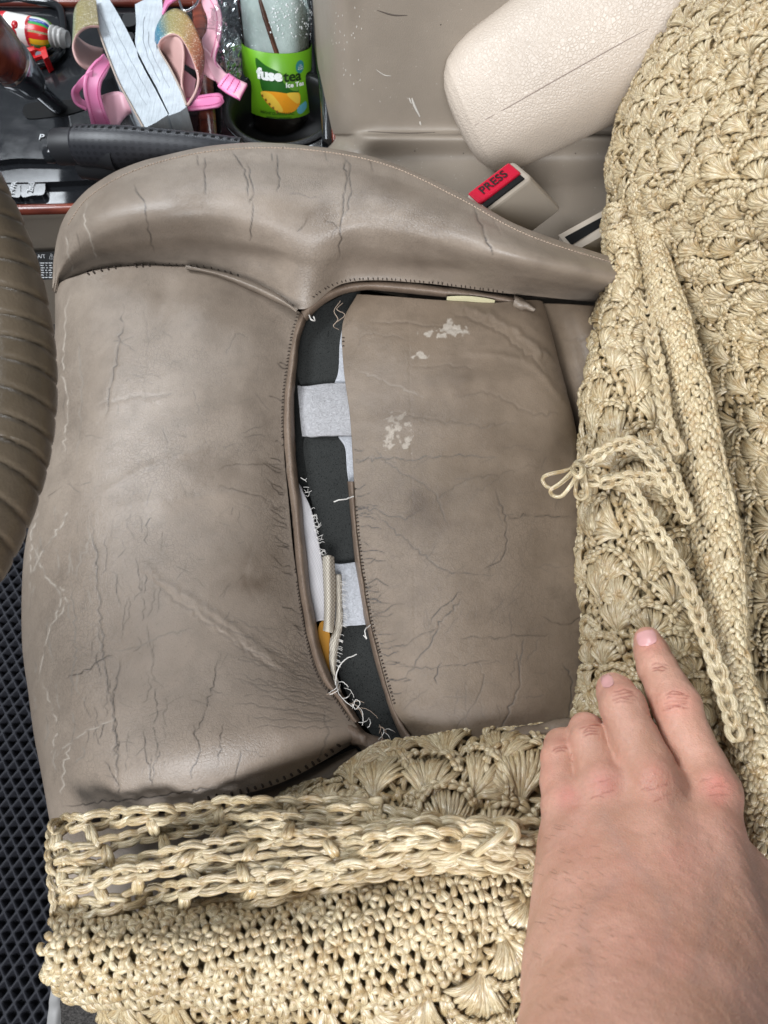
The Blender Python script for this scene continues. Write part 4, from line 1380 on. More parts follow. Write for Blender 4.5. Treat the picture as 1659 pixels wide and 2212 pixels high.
# ================================================================== the left hand pressing on the cover
def rcone(p, a, b, ra, rb):
    """distance field of a tapered capsule"""
    ba = b - a; L = np.linalg.norm(ba)
    t = np.clip(((p - a) @ ba) / (L * L), 0, 1)
    d = np.linalg.norm(p - a - t[..., None] * ba, axis=-1)
    return d - (ra + (rb - ra) * t)


def smin(a, b, k):
    h = np.clip(0.5 + 0.5 * (b - a) / k, 0, 1)
    return b * (1 - h) + a * h - k * h * (1 - h)


def surface_nets(F, org, h):
    """quads round the zero level of a sampled field"""
    s = F < 0
    nx, ny, nz = F.shape
    c = np.zeros((nx - 1, ny - 1, nz - 1), int)
    for dx in (0, 1):
        for dy in (0, 1):
            for dz in (0, 1):
                c += s[dx:nx - 1 + dx, dy:ny - 1 + dy, dz:nz - 1 + dz]
    act = (c > 0) & (c < 8)
    idx = np.full(act.shape, -1); cells = np.argwhere(act); idx[act] = np.arange(len(cells))
    pos = np.zeros((len(cells), 3)); cnt = np.zeros(len(cells))
    cor = [(i, j, k) for i in (0, 1) for j in (0, 1) for k in (0, 1)]
    for i, a in enumerate(cor):
        for b in cor[i + 1:]:
            if sum(abs(p - q) for p, q in zip(a, b)) != 1: continue
            fa = F[cells[:, 0] + a[0], cells[:, 1] + a[1], cells[:, 2] + a[2]]; fb = F[cells[:, 0] + b[0], cells[:, 1] + b[1], cells[:, 2] + b[2]]
            m_ = (fa < 0) != (fb < 0)
            t_ = np.where(m_, fa / (fa - fb + 1e-20), 0)
            pos += np.where(m_[:, None], np.array(a) + t_[:, None] * (np.array(b) - np.array(a)), 0); cnt += m_
    pos = (cells + pos / cnt[:, None]) * h + org
    faces = []
    for ax in range(3):
        o1, o2 = [(1, 2), (2, 0), (0, 1)][ax]
        sl0 = [slice(1, -1)] * 3; sl1 = [slice(1, -1)] * 3
        sl0[ax] = slice(0, -1); sl1[ax] = slice(1, None)
        A = s[tuple(sl0)]; B = s[tuple(sl1)]
        for flip, msk in ((False, A & ~B), (True, ~A & B)):
            e = np.argwhere(msk)
            if not len(e): continue
            base = e.copy()
            for q in range(3):
                if q != ax: base[:, q] += 1
            def get(d1, d2):
                r_ = base.copy(); r_[:, o1] -= d1; r_[:, o2] -= d2
                return idx[r_[:, 0], r_[:, 1], r_[:, 2]]
            f = np.stack([get(1, 1), get(0, 1), get(0, 0), get(1, 0)], -1)
            faces.append(f[:, ::-1] if flip else f)
    f = np.concatenate(faces)
    return pos, f[(f >= 0).all(1)]


FINGERS = {
    'index': [(1399, 1383, .3840, .0074), (1408, 1410, .3780, .0086), (1421, 1445, .3700, .0096), (1442, 1486, .3590, .0101), (1461, 1522, .3510, .0112), (1486, 1600, .3420, .0110), (1512, 1655, .3350, .0118), (1534, 1706, .3280, .0132)],
    'middle': [(1322, 1496, .3860, .0072), (1325, 1490, .3760, .0082), (1332, 1500, .3640, .0094), (1345, 1526, .3520, .0108), (1371, 1600, .3400, .0112), (1394, 1650, .3320, .0120), (1414, 1696, .3250, .0134)],
    'ring': [(1264, 1580, .3880, .0068), (1265, 1574, .3740, .0078), (1268, 1580, .3620, .0086), (1275, 1604, .3510, .0094), (1291, 1655, .3420, .0100), (1306, 1704, .3320, .0122)],
    'pinky': [(1219, 1612, .3900, .0062), (1216, 1604, .3760, .0070), (1213, 1610, .3660, .0080), (1209, 1640, .3560, .0088), (1212, 1690, .3480, .0096), (1222, 1735, .3400, .0112)],
    'thumb': [(1560, 1790, .3860, .0080), (1585, 1835, .3700, .0095), (1606, 1895, .3400, .0110), (1612, 2000, .2980, .0140), (1560, 2160, .2480, .0180)],
}
PALM = [
    ((1534, 1718, .3290, .0125), (1545, 2230, .2300, .0190)),
    ((1414, 1714, .3270, .0122), (1470, 2240, .2230, .0200)),
    ((1310, 1732, .3310, .0115), (1380, 2240, .2230, .0200)),
    ((1230, 1764, .3380, .0115), (1290, 2220, .2320, .0210)),
    ((1245, 1860, .3250, .0170), (1270, 2150, .2600, .0240)),
    ((1480, 1780, .3330, .0150), (1530, 2120, .2750, .0230)),
    ((1380, 1780, .3380, .0150), (1400, 2120, .2750, .0240)),
    ((1600, 1900, .3080, .0140), (1560, 2180, .2500, .0210)),
    ((1400, 2140, .2450, .0260), (1340, 2560, .1750, .0300)),
    ((1330, 2150, .2480, .0250), (1270, 2480, .1850, .0260)),
    ((1500, 2160, .2480, .0230), (1470, 2560, .1750, .0290)),
]
H_ = 0.0013
allp = [PD(x, y, d) for f in FINGERS.values() for x, y, d, r in f] + [PD(*q[:3]) for ab in PALM for q in ab]
lo = np.min(allp, 0) - .035; hi = np.max(allp, 0) + .035
hi[2] = min(hi[2], .30)
nxyz = np.ceil((hi - lo) / H_).astype(int)
gx = [lo[i] + H_ * np.arange(nxyz[i]) for i in range(3)]
GP = np.stack(np.meshgrid(*gx, indexing='ij'), -1).astype(np.float32)


def seg(a, b, pad=.034):
    """distance field of one piece, sampled only near it"""
    A, B = PD(*a[:3]), PD(*b[:3]); e = max(a[3], b[3]) + pad
    i0 = np.clip(((np.minimum(A, B) - e - lo) / H_).astype(int), 0, nxyz); i1 = np.clip(((np.maximum(A, B) + e - lo) / H_).astype(int) + 1, 0, nxyz)
    sl = tuple(slice(x, y) for x, y in zip(i0, i1))
    return sl, rcone(GP[sl], A.astype(np.float32), B.astype(np.float32), a[3], b[3]).astype(np.float32)


def blend(F, sd, k):
    sl, d = sd
    F[sl] = smin(F[sl], d, k)


palm = np.full(tuple(nxyz), .2, np.float32)
for a, b in PALM: blend(palm, seg(a, b), .011)
for x, y, dep, r in ((1538, 1700, .3215, .0080), (1414, 1682, .3170, .0085), (1304, 1694, .3265, .0075), (1222, 1728, .3345, .0070)):
    blend(palm, seg((x, y, dep, r), (x + 1, y + 1, dep, r)), .010)
for a, b in (((1414, 1720, .3140, .0032), (1455, 2150, .2300, .0030)), ((1306, 1730, .3240, .0028), (1410, 2150, .2320, .0028)), ((1540, 1740, .3170, .0032), (1500, 2150, .2340, .0030)),
             ((1300, 1900, .2890, .0016), (1370, 2050, .2560, .0018)), ((1370, 1830, .3000, .0014), (1440, 1960, .2740, .0018)), ((1440, 1960, .2735, .0018), (1400, 2120, .2430, .0018)), ((1560, 1880, .2930, .0016), (1520, 2080, .2500, .0020))):
    blend(palm, seg(a, b, .02), .007)                     # tendons and veins
field = palm.copy()
for nme, f in FINGERS.items():
    d = np.full(tuple(nxyz), .2, np.float32)
    for a, b in zip(f[:-1], f[1:]): blend(d, seg(a, b, .02), .0035)
    field = np.minimum(field, smin(palm, d, .0045 if nme != 'thumb' else .014))
vv, ff = surface_nets(field, lo, H_)
# smooth the stair-steps away
edges = np.vstack([ff[:, [0, 1]], ff[:, [1, 2]], ff[:, [2, 3]], ff[:, [3, 0]]])
for it in range(6):
    acc = np.zeros_like(vv); cnt = np.zeros(len(vv))
    np.add.at(acc, edges[:, 0], vv[edges[:, 1]]); np.add.at(acc, edges[:, 1], vv[edges[:, 0]])
    np.add.at(cnt, edges[:, 0], 1); np.add.at(cnt, edges[:, 1], 1)
    lap = acc / np.maximum(cnt, 1)[:, None] - vv
    vv = vv + lap * (0.5 if it % 2 == 0 else -0.45 if it < 4 else 0.3)
# one quad subdivision for fine creases
e_all = np.sort(np.vstack([ff[:, [0, 1]], ff[:, [1, 2]], ff[:, [2, 3]], ff[:, [3, 0]]]), 1)
ue, inv = np.unique(e_all[:, 0].astype(np.int64) * len(vv) + e_all[:, 1], return_inverse=True)
em = len(vv) + inv.reshape(4, -1).T; nE = len(ue)
pe = (vv[ue // len(vv)] + vv[ue % len(vv)]) / 2
fc = len(vv) + nE + np.arange(len(ff)); pf = vv[ff].mean(1)
vv = np.vstack([vv, pe, pf])
ff = np.concatenate([np.stack([ff[:, k], em[:, k], fc, em[:, (k + 3) % 4]], -1) for k in range(4)])
edges = np.vstack([ff[:, [0, 1]], ff[:, [1, 2]], ff[:, [2, 3]], ff[:, [3, 0]]])
for it in range(2):
    acc = np.zeros_like(vv); cnt = np.zeros(len(vv))
    np.add.at(acc, edges[:, 0], vv[edges[:, 1]]); np.add.at(acc, edges[:, 1], vv[edges[:, 0]])
    np.add.at(cnt, edges[:, 0], 1); np.add.at(cnt, edges[:, 1], 1)
    vv = vv + .5 * (acc / np.maximum(cnt, 1)[:, None] - vv)
tri = np.cross(vv[ff[:, 2]] - vv[ff[:, 0]], vv[ff[:, 3]] - vv[ff[:, 1]])
nrm = np.zeros_like(vv)
for k in range(4): np.add.at(nrm, ff[:, k], tri)
nrm /= np.linalg.norm(nrm, axis=1, keepdims=True) + 1e-12
cen = vv.mean(0)
if ((vv - cen) * nrm).sum() < 0: ff = ff[:, ::-1]; nrm = -nrm
px, py = project(vv)
front = ((CAM - vv) * nrm).sum(1) > 0
sp = []
hr = np.random.default_rng(3)
for (cx, cy, hw, tilt, n_, sp_) in ((1462, 1514, 34, 10, 6, 7), (1348, 1508, 30, 12, 5, 6), (1276, 1578, 24, 15, 4, 6), (1210, 1618, 20, 15, 3, 6), (1424, 1442, 22, 10, 3, 6)):
    for k in range(n_):
        y0 = cy + (k - (n_ - 1) / 2) * sp_; w_ = hw * (1 - .35 * abs(k - (n_ - 1) / 2) / n_) * hr.uniform(.7, 1.05)
        s = math.tan(R(tilt)) * .5
        sp.append(([(cx - w_, y0 + w_ * s), (cx - w_ * .3, y0 - 3 + hr.uniform(-2, 2)), (cx + w_ * .4, y0 - 3 + hr.uniform(-2, 2)), (cx + w_, y0 - w_ * s * .4)], 3.2, .0011, .8, 0))
for k in range(14):
    cx, cy = [(1420, 1700), (1535, 1705), (1306, 1700)][k % 3]
    x0 = cx + hr.uniform(-30, 30); y0 = cy + hr.uniform(-26, 30)
    sp.append(([(x0 - 16, y0 + 4), (x0, y0 + hr.uniform(-3, 3)), (x0 + 16, y0 - 2)], 2.6, .0007, .4, 0))
disp, crs, _ = creases(px, py, sp, hr)
disp += .00022 * fbm(vv, 300, 4, 3) + .0007 * fbm(vv, 60, 5, 2)
vv2 = vv + nrm * (disp * front)[:, None]
HAND = empty('left_hand', PD(1390, 1640, .37), 'bare left hand holding the cream crocheted cover aside', 'hand')
mb = MB(); mb.add(vv2, ff)
m = mat('skin', (0.60, 0.33, 0.25), 0.48, 0.4); t = NT(m)
red = t.attr('red')
blot = t.noise(38, 4, 0.6); fine = t.noise(520, 3, 0.6)
base = t.mix(t.ramp(blot, [(0.35, (0, 0, 0)), (0.7, (1, 1, 1))]), (0.52, 0.275, 0.185), (0.67, 0.37, 0.275))
base = t.mix(red, base, (0.62, 0.215, 0.17))
base = t.mix(t.attr('vein'), base, (0.40, 0.25, 0.21))
base = t.mix(t.ramp(fine, [(0.42, (0.22, 0.22, 0.22)), (0.6, (0, 0, 0))]), base, (0.46, 0.235, 0.17))
base = t.mix(t.attr('crease'), base, (0.36, 0.13, 0.09))
t.color(base)
vo = t.n('ShaderNodeTexVoronoi', feature='DISTANCE_TO_EDGE'); vo.inputs['Scale'].default_value = 850
t.l(t.tc.outputs['Object'], vo.inputs['Vector'])
t.normal(t.bump(t.math('MULTIPLY', vo.outputs['Distance'], 1.0), 0.4, 0.0008, t.bump(t.noise(160, 3), 0.3, 0.0014)))
t.rough(t.math('ADD', 0.38, t.math('MULTIPLY', blot, 0.22)))
b_ = t.b
b_.inputs['Subsurface Weight'].default_value = 0.25; b_.inputs['Subsurface Radius'].default_value = (1.0, 0.35, 0.2); b_.inputs['Subsurface Scale'].default_value = 0.004
skin = mb.build('skin', MATS['skin'], HAND)
rd = np.zeros(len(vv))
for cx, cy, rx, ry, a in ((1550, 1700, 40, 46, .75), (1420, 1690, 34, 44, .7), (1308, 1690, 34, 36, .75), (1226, 1722, 28, 30, .75), (1480, 1850, 70, 90, .3), (1260, 1820, 50, 60, .25), (1420, 2050, 120, 90, .25), (1462, 1520, 44, 30, .5), (1400, 1385, 40, 30, .55), (1330, 1480, 40, 20, .4), (1268, 1560, 30, 16, .35), (1212, 1600, 24, 14, .4), (1190, 1660, 30, 60, .3), (1340, 1900, 90, 130, .18), (1600, 1760, 40, 80, .3)):
    rd = np.maximum(rd, a * np.exp(-((px - cx) / rx) ** 2 - ((py - cy) / ry) ** 2) * (0.8 + .6 * fbm(vv, 110, 6, 3)))
ve = np.zeros(len(vv))
for pts in ([(1300, 1760), (1350, 1840), (1440, 1960), (1420, 2100)], [(1330, 1900), (1260, 1990), (1280, 2120)], [(1560, 1860), (1530, 2000), (1500, 2120)]):
    d_, _t = polydist(px, py, cr(np.array(pts, float), 12)); ve = np.maximum(ve, .28 * np.exp(-(d_ / 15) ** 2))
for an, arr in (('red', np.clip(rd, 0, 1)), ('vein', ve * front), ('crease', np.clip(crs, 0, 1) * front)):
    a = skin.data.attributes.new(an, 'FLOAT', 'POINT'); a.data.foreach_set('value', arr)
SURF['skin'] = bvh_of(skin)

mat('nail', (0.72, 0.38, 0.36), 0.22, 0.55)
mat('nail_tip', (0.78, 0.66, 0.60), 0.3, 0.5)


def nail(cx, cy, hw, hh, ang):
    n, m2 = 15, 13
    g = np.zeros((n, m2, 3)); ok = True
    c_, s_ = math.cos(R(ang)), math.sin(R(ang))
    for i in range(n):
        for j in range(m2):
            v_ = i / (n - 1) * 2 - 1; u_ = (j / (m2 - 1) * 2 - 1) * math.sqrt(max(0, 1 - abs(v_) ** 3.2)) ** .8
            x, y = u_ * hw, v_ * hh
            h = hit(cx + x * c_ - y * s_, cy + x * s_ + y * c_, ['skin'], .00015 + .0007 * max(0, 1 - u_ * u_) * (1 - .6 * max(0, v_)) * (1 if abs(v_) < .98 else .2))
            if h is None: return
            g[i, j] = h[0]
    g = orient(g)
    mb = MB(); add_grid(mb, g)
    return mb.build('fingernail', MATS['nail'], HAND)


nail(1397, 1379, 21, 17, -14)
nail(1312, 1472, 13, 14, -20)
# fine hair on the back of the hand
mb = MB(); hr = np.random.default_rng(8)
for k in range(150):
    x = hr.uniform(1165, 1420); y = hr.uniform(1780, 2200)
    if hr.random() > math.exp(-((x - 1200) / 130) ** 2): continue
    L = hr.uniform(10, 24); a = hr.normal(2.75, .28)
    pts = []
    for f, lf in ((0, 0), (.5, .0006), (1, .0009)):
        h = hit(x + math.cos(a) * L * f, y - math.sin(a) * L * f * .6, ['skin'], lf)
        if h is None: break
        pts.append(h[0])
    if len(pts) == 3: add_tube(mb, cr(pts, 5), [.00006, .00005, .00005, .00004, .00002], 3)
mat('arm_hair', (0.24, 0.15, 0.09), 0.5, 0.4)
tag(mb.build('hand_hair', MATS['arm_hair'], HAND), kind='stuff')
# ================================================================== around the seat
def text_obj(name, body, size, origin, xdir, ydir, mt, parent, extrude=.0002, bold=0.0, align='CENTER', lift=.0004):
    c = bpy.data.curves.new(name, 'FONT'); c.body = body; c.size = size; c.extrude = extrude; c.offset = bold
    c.align_x = align; c.align_y = 'CENTER'; c.resolution_u = 3
    o = bpy.data.objects.new(name, c); COL.objects.link(o)
    dg = bpy.context.evaluated_depsgraph_get()
    me = bpy.data.meshes.new_from_object(o.evaluated_get(dg))
    bpy.data.objects.remove(o)
    x = np.array(xdir, float); x /= np.linalg.norm(x); y = np.array(ydir, float); y -= x * (y @ x); y /= np.linalg.norm(y)
    z = np.cross(x, y)
    v = np.zeros(len(me.vertices) * 3); me.vertices.foreach_get('co', v); v = v.reshape(-1, 3)
    w_ = np.asarray(origin) + v[:, :1] * x + v[:, 1:2] * y + (v[:, 2:3] + lift) * z
    me.vertices.foreach_set('co', w_.ravel()); me.materials.clear(); me.materials.append(mt)
    return link(name, me, None, parent, False)


# ---- materials
m = mat('gloss_black', (0.012, 0.013, 0.015), 0.16, 0.55); t = NT(m)
t.rough(t.math('ADD', 0.05, t.math('MULTIPLY', t.noise(90, 4, 0.6), 0.16)))
dst = t.ramp(t.noise(700, 3, 0.7), [(0.60, (0, 0, 0)), (0.74, (1, 1, 1))])
t.color(t.mix(t.math('MULTIPLY', dst, 0.25), (0.012, 0.013, 0.015), (0.12, 0.12, 0.12)))
mat('matte_black', (0.014, 0.014, 0.016), 0.5, 0.4)
m = mat('wood_trim', (0.16, 0.028, 0.014), 0.22, 0.6); t = NT(m)
wv = t.n('ShaderNodeTexNoise'); wv.inputs['Scale'].default_value = 40; wv.inputs['Detail'].default_value = 5
mp = t.n('ShaderNodeMapping'); mp.inputs['Scale'].default_value = (0.3, 2.5, 1)
tc = t.n('ShaderNodeTexCoord'); t.l(tc.outputs['Object'], mp.inputs[0]); t.l(mp.outputs[0], wv.inputs[0])
t.color(t.ramp(wv.outputs['Fac'], [(0.35, (0.075, 0.012, 0.007)), (0.65, (0.23, 0.05, 0.025))]))


def vinyl(name, c, rough, cell, bump, spec=0.45):
    m = mat(name, c, rough, spec); t = NT(m)
    n1 = t.noise(14, 5, 0.6)
    t.color(t.mix(t.ramp(n1, [(0.35, (0, 0, 0)), (0.7, (1, 1, 1))]), tuple(x * .88 for x in c), c))
    vo = t.n('ShaderNodeTexVoronoi', feature='DISTANCE_TO_EDGE'); vo.inputs['Scale'].default_value = cell
    wn = t.n('ShaderNodeTexNoise'); wn.inputs['Scale'].default_value = cell * .4
    t.l(t.tc.outputs['Object'], wn.inputs['Vector'])
    ad = t.n('ShaderNodeVectorMath', operation='MULTIPLY_ADD'); ad.inputs[1].default_value = (1.2 / cell,) * 3
    t.l(wn.outputs['Color'], ad.inputs[0]); t.l(t.tc.outputs['Object'], ad.inputs[2]); t.l(ad.outputs[0], vo.inputs['Vector'])
    h = t.math('MINIMUM', vo.outputs['Distance'], 0.22)
    t.normal(t.bump(h, bump, 0.0016, t.bump(n1, .15, .002)))
    t.rough(t.math('ADD', rough - .08, t.math('MULTIPLY', t.noise(60, 4), .18)))
    return m


vinyl('cream_leather', (0.55, 0.465, 0.385), 0.42, 370, 0.60)
vinyl('beige_vinyl', (0.285, 0.238, 0.19), 0.42, 900, 0.25)
m = NT(MATS['beige_vinyl'])
sc = m.ramp(m.noise(420, 2, 0.5), [(0.72, (0, 0, 0)), (0.76, (1, 1, 1))])
old = m.b.inputs['Base Color'].links[0].from_socket
m.color(m.mix(m.math('MULTIPLY', sc, .6), old, (0.55, 0.50, 0.44)))

# ---- centre console: beige body, gloss plate, wood strips
CON = empty('centre_console', P(300, 500, -.2), 'beige centre console with gloss black shifter plate and wood trim strips', 'console')
ZP = -.060
mb = MB()
poly = [P(-260, 436, ZP), P(330, 436, ZP), P(735, 436, ZP), P(735, -40, ZP), P(-260, -40, ZP)]
poly = [P(x, y, ZP) for x, y in ((-300, 440), (452, 440), (444, 10), (-300, 10))]
add_prism(mb, poly, (0, 0, -.006))
o = mb.build('shifter_plate', MATS['gloss_black'], CON, False); bevel(o, .004, 3); SURF['shifter_plate'] = bvh_of(o)


def strip(name, pts, wid, th, mt, parent, z=None):
    w_ = cr(np.array([P(*q) for q in pts]), 24)
    mb = MB(); add_tube(mb, w_, wid, 10, flat=th / wid)
    return mb.build(name, mt, parent)


strip('wood_strip', [(-300, 458, ZP + .003), (60, 453, ZP + .003), (300, 444, ZP + .003), (700, 420, ZP + .003)], .005, .0045, MATS['wood_trim'], CON)
strip('wood_strip', [(428, -60, ZP + .004), (436, 80, ZP + .004), (444, 200, ZP + .004), (452, 330, ZP + .004)], .009, .004, MATS['wood_trim'], CON)
strip('wood_strip', [(672, -80, ZP + .014), (690, 20, ZP + .012), (706, 120, ZP + .010), (718, 220, ZP + .006), (724, 312, ZP)], .0038, .006, MATS['wood_trim'], CON)
strip('wood_strip', [(-300, 2, ZP + .003), (100, 4, ZP + .003), (430, 2, ZP + .003)], .007, .005, MATS['wood_trim'], CON)
mat('slot_black2', (0.005, 0.005, 0.006), 0.45, 0.35)
# cup holder: rim and sunk well
strip('holder_rim', [(660, -80, ZP + .012), (678, 20, ZP + .010), (692, 120, ZP + .008), (704, 220, ZP + .004), (708, 312, ZP)], .006, .007, MATS['gloss_black'], CON)
g = []
c0 = P(606, 262, ZP); rw = .050
wl = []
for f, zz in ((1.2, -.001), (1.1, .0005), (1.04, -.001), (1.0, -.006), (.97, -.03), (.95, -.046), (.2, -.047), (.02, -.047)):
    th = np.linspace(0, 2 * np.pi, 48, endpoint=False)
    wl.append(np.stack([c0[0] + rw * f * np.cos(th), c0[1] + .02 + rw * f * np.sin(th), np.full(48, ZP + zz + .002)], -1))
mb = MB(); g = np.array(wl); add_grid(mb, g, closed_v=True); mb.build('holder_well', MATS['slot_black2'], CON)
rect = np.array([P(456, 440, ZP - .004), P(735, 440, ZP - .004), P(724, -60, ZP - .004), P(452, -60, ZP - .004)])
angs = np.linspace(0, 2 * np.pi, 48, endpoint=False); outer = []
cxy = c0 + np.array([0, .02, 0])
for a in angs:
    d = np.array([math.cos(a), math.sin(a)]); tmin = 9
    for i in range(4):
        p1, p2 = rect[i][:2], rect[(i + 1) % 4][:2]; e = p2 - p1
        den = d[0] * e[1] - d[1] * e[0]
        if abs(den) < 1e-9: continue
        w_ = p1 - cxy[:2]; tt = (w_[0] * e[1] - w_[1] * e[0]) / den; uu = (w_[0] * d[1] - w_[1] * d[0]) / den
        if tt > 0 and -1e-6 <= uu <= 1 + 1e-6: tmin = min(tmin, tt)
    outer.append([cxy[0] + d[0] * max(tmin, rw * 1.22), cxy[1] + d[1] * max(tmin, rw * 1.22), ZP - .004])
inner = np.stack([cxy[0] + rw * 1.19 * np.cos(angs), cxy[1] + rw * 1.19 * np.sin(angs), np.full(48, ZP - .0005)], -1)
mb = MB(); add_grid(mb, np.array([np.array(outer), inner]), closed_v=True); mb.build('holder_tray', MATS['gloss_black'], CON)
# beige side below the plate and the upright bin
net = rows([
    [(-300, 464, ZP + .001), (60, 460, ZP + .001), (300, 452, ZP + .001), (560, 440, ZP + .001), (740, 420, ZP + .001)],
    [(-300, 472, ZP - .004), (60, 468, ZP - .004), (300, 460, ZP - .004), (560, 450, ZP - .004), (740, 430, ZP - .004)],
    [(-300, 520, ZP - .045), (60, 516, ZP - .045), (300, 510, ZP - .045), (560, 500, ZP - .045), (740, 480, ZP - .045)],
    [(-300, 700, -.30), (60, 700, -.30), (300, 700, -.30), (560, 690, -.30), (740, 680, -.30)],
])
mb = MB(); add_grid(mb, orient(netgrid(net, 40, 60))); sd_ = mb.build('console_side', MATS['beige_vinyl'], CON); SURF['console_side'] = bvh_of(sd_)
Yw = P(860, 288, -.02)[1]
def W(px, py, dy): return PY(px, py, Yw + dy)
net = []
for y, dy in ((-140, .012), (0, .008), (140, .004), (240, .001), (276, -.001), (288, -.006), (300, -.016)):
    shift = (300 - y) * .05
    r = [W(690 - shift, y, .16), W(706 - shift, y, .09), W(724 - shift, y, .035), W(752 - shift, y, .010), W(800 - shift, y, dy), W(900, y, dy), W(1050, y, dy), W(1250, y, dy), W(1500, y, dy + .01)]
    net.append(r)
for y, dy, z in ((345, 0, -.032), (420, 0, -.042), (520, 0, -.062), (640, 0, -.11)):
    net.append([P(694, y, z - .006), P(708, y, z - .003), P(726, y, z), P(752, y, z), P(800, y, z), P(900, y, z), P(1050, y, z), P(1250, y, z), P(1500, y, z)])
g = orient(netgrid(net, 120, 120)); g += gridnormals(g) * (.0008 * fbm(g, 25, 4, 3))[..., None]
mb = MB(); add_grid(mb, g); o = mb.build('storage_bin', MATS['beige_vinyl'], CON); SURF['storage_bin'] = bvh_of(o)
mat('scratch_pale', (0.60, 0.56, 0.50), 0.6, 0.3); mat('scratch_dark', (0.10, 0.08, 0.065), 0.6, 0.3)


def mark(pts, rad, mt, names, parent, name='scratch'):
    q = cr(np.array(pts, float), 14); w_ = []
    for x, y in q:
        h2 = hit(x, y, names, .0001)
        if h2 is None: continue
        h = h2; w_.append(h[0])
    if len(w_) < 4: return
    mb = MB(); n_ = len(w_); add_tube(mb, w_, rad * (.35 + .65 * np.sin(np.linspace(.1, 3.0, n_))), 5, flat=.25, up=h[1])
    return mb.build(name, MATS[mt], parent)


mark([(890, 212), (896, 230), (907, 252)], .0013, 'scratch_pale', ['storage_bin'], o)
mark([(884, 211), (889, 224)], .0008, 'scratch_pale', ['storage_bin'], o)
mark([(907, 262), (909, 270)], .0009, 'scratch_pale', ['storage_bin'], o)
mark([(815, 22), (848, 32), (880, 33)], .0006, 'scratch_dark', ['storage_bin'], o)
mark([(812, 150), (830, 162), (845, 164)], .0004, 'scratch_pale', ['storage_bin'], o)
mark([(795, 284), (870, 288), (940, 286)], .0008, 'scratch_dark', ['storage_bin'], o, 'panel_joint')
for k in range(26):
    x, y = random.uniform(716, 790), random.uniform(5, 180)
    mark([(x, y), (x + random.uniform(-1, 1), y + random.uniform(1, 3)), (x + random.uniform(-1, 1), y + random.uniform(3, 5))], .0004, 'scratch_pale', ['storage_bin'], o)
for x, y in ((951, 52), (1242, 330), (895, 325), (1000, 330)):
    mark([(x, y), (x + 1, y + 1), (x + 2, y + 2)], .0006, 'scratch_dark', ['storage_bin'], o)

# raised shifter surround with its slot, letter and buttons
def plate(name, outline, z, th, mt, parent, bev=.003):
    pts = cr(outline, len(outline) * 6, True)
    mb = MB(); add_prism(mb, [P(x, y, z) for x, y in pts], (0, 0, -th))
    o = mb.build(name, mt, parent); bevel(o, bev, 3, 50); SURF[name] = bvh_of(o); return o


plate('shifter_surround', [(-80, 196), (20, 194), (60, 200), (170, 230), (205, 250), (200, 300), (195, 330), (150, 342), (40, 342), (-80, 340)], ZP + .012, .014, MATS['gloss_black'], CON, .005)
plate('shifter_slot', [(50, 232), (66, 222), (130, 216), (200, 214), (204, 226), (150, 246), (70, 256), (52, 248)], ZP + .0128, .001, mat('slot_black', (0.004, 0.004, 0.004), 0.7, 0.2), CON, .0002)
plate('shifter_base', [(-80, 352), (40, 350), (150, 346), (215, 350), (215, 386), (-80, 392)], ZP + .006, .008, MATS['gloss_black'], CON, .003)
b1 = plate('mode_button', [(-40, 392), (20, 391), (43, 391), (43, 424), (20, 425), (-40, 427)], ZP + .005, .007, MATS['gloss_black'], CON, .001)
b2 = plate('mode_button', [(47, 391), (70, 390), (94, 388), (95, 418), (70, 422), (47, 424)], ZP + .005, .007, MATS['gloss_black'], CON, .001)
mat('white_print', (0.62, 0.63, 0.64), 0.5, 0.4)
text_obj('button_text', '2nd', .0082, P(67, 405, ZP + .0055), (0, 1, 0), (-1, 0, 0), MATS['white_print'], CON)
text_obj('button_text', 'PWR', .0070, P(29, 406, ZP + .0055), (0, 1, 0), (-1, 0, 0), MATS['white_print'], CON)
text_obj('gear_letter', 'P', .0105, P(90, 297, ZP + .0125), (1, 0, 0), (0, 1, 0), MATS['white_print'], CON)
plate('console_switch', [(266, 32), (290, 30), (292, 52), (268, 56)], ZP + .006, .007, MATS['matte_black'], CON, .001)
plate('console_switch', [(268, 72), (286, 70), (288, 84), (270, 88)], ZP + .005, .007, MATS['matte_black'], CON, .001)
# ash tray rim behind the shifter
a_ = cr(np.array([P(x, y, ZP + .005) for x, y in ((0, 142), (60, 140), (112, 130), (134, 100), (136, 50), (122, 12), (60, 2), (0, 2))]), 60)
mb = MB(); add_tube(mb, a_, .0042, 8); mb.build('tray_rim', MATS['gloss_black'], CON)

# sticker on the console side
o = None
mat('label_black', (0.012, 0.012, 0.012), 0.35, 0.4)
pl = [PPL(x, y, (0, .75, -.66), np.array([0, .75, -.66]) @ P(100, 520, ZP - .045) - .001) for x, y in ((40, 548), (118, 543), (118, 603), (44, 608))]
mb = MB(); add_prism(mb, pl, np.array([0, .75, -.66]) * .001); LAB = mb.build('warning_sticker', MATS['label_black'], CON, False)
nl = np.array([0, -.75, .66]); xl_ = np.array([1.0, 0, 0]); yl_ = np.cross(nl, xl_)
cL = PPL(100, 554, nl, nl @ np.array(pl[0]))
text_obj('sticker_text', 'A/T  \u26a0', .0052, cL, xl_, yl_, MATS['white_print'], LAB)
mb = MB()
for k in range(7):
    yy = 568 + k * 5.2
    for x0, x1 in ((86, 96), (98, 103), (105, 113)):
        a0 = PPL(x0 + (k % 3), yy, nl, nl @ np.array(pl[0]) + .0003); a1 = PPL(x1 - (k % 2) * 2, yy, nl, nl @ np.array(pl[0]) + .0003)
        add_box(mb, (a0 + a1) / 2, (a1 - a0) / 2, yl_ * .00035, nl * .0001)
tag(mb.build('sticker_print', MATS['white_print'], LAB, False), kind='stuff')

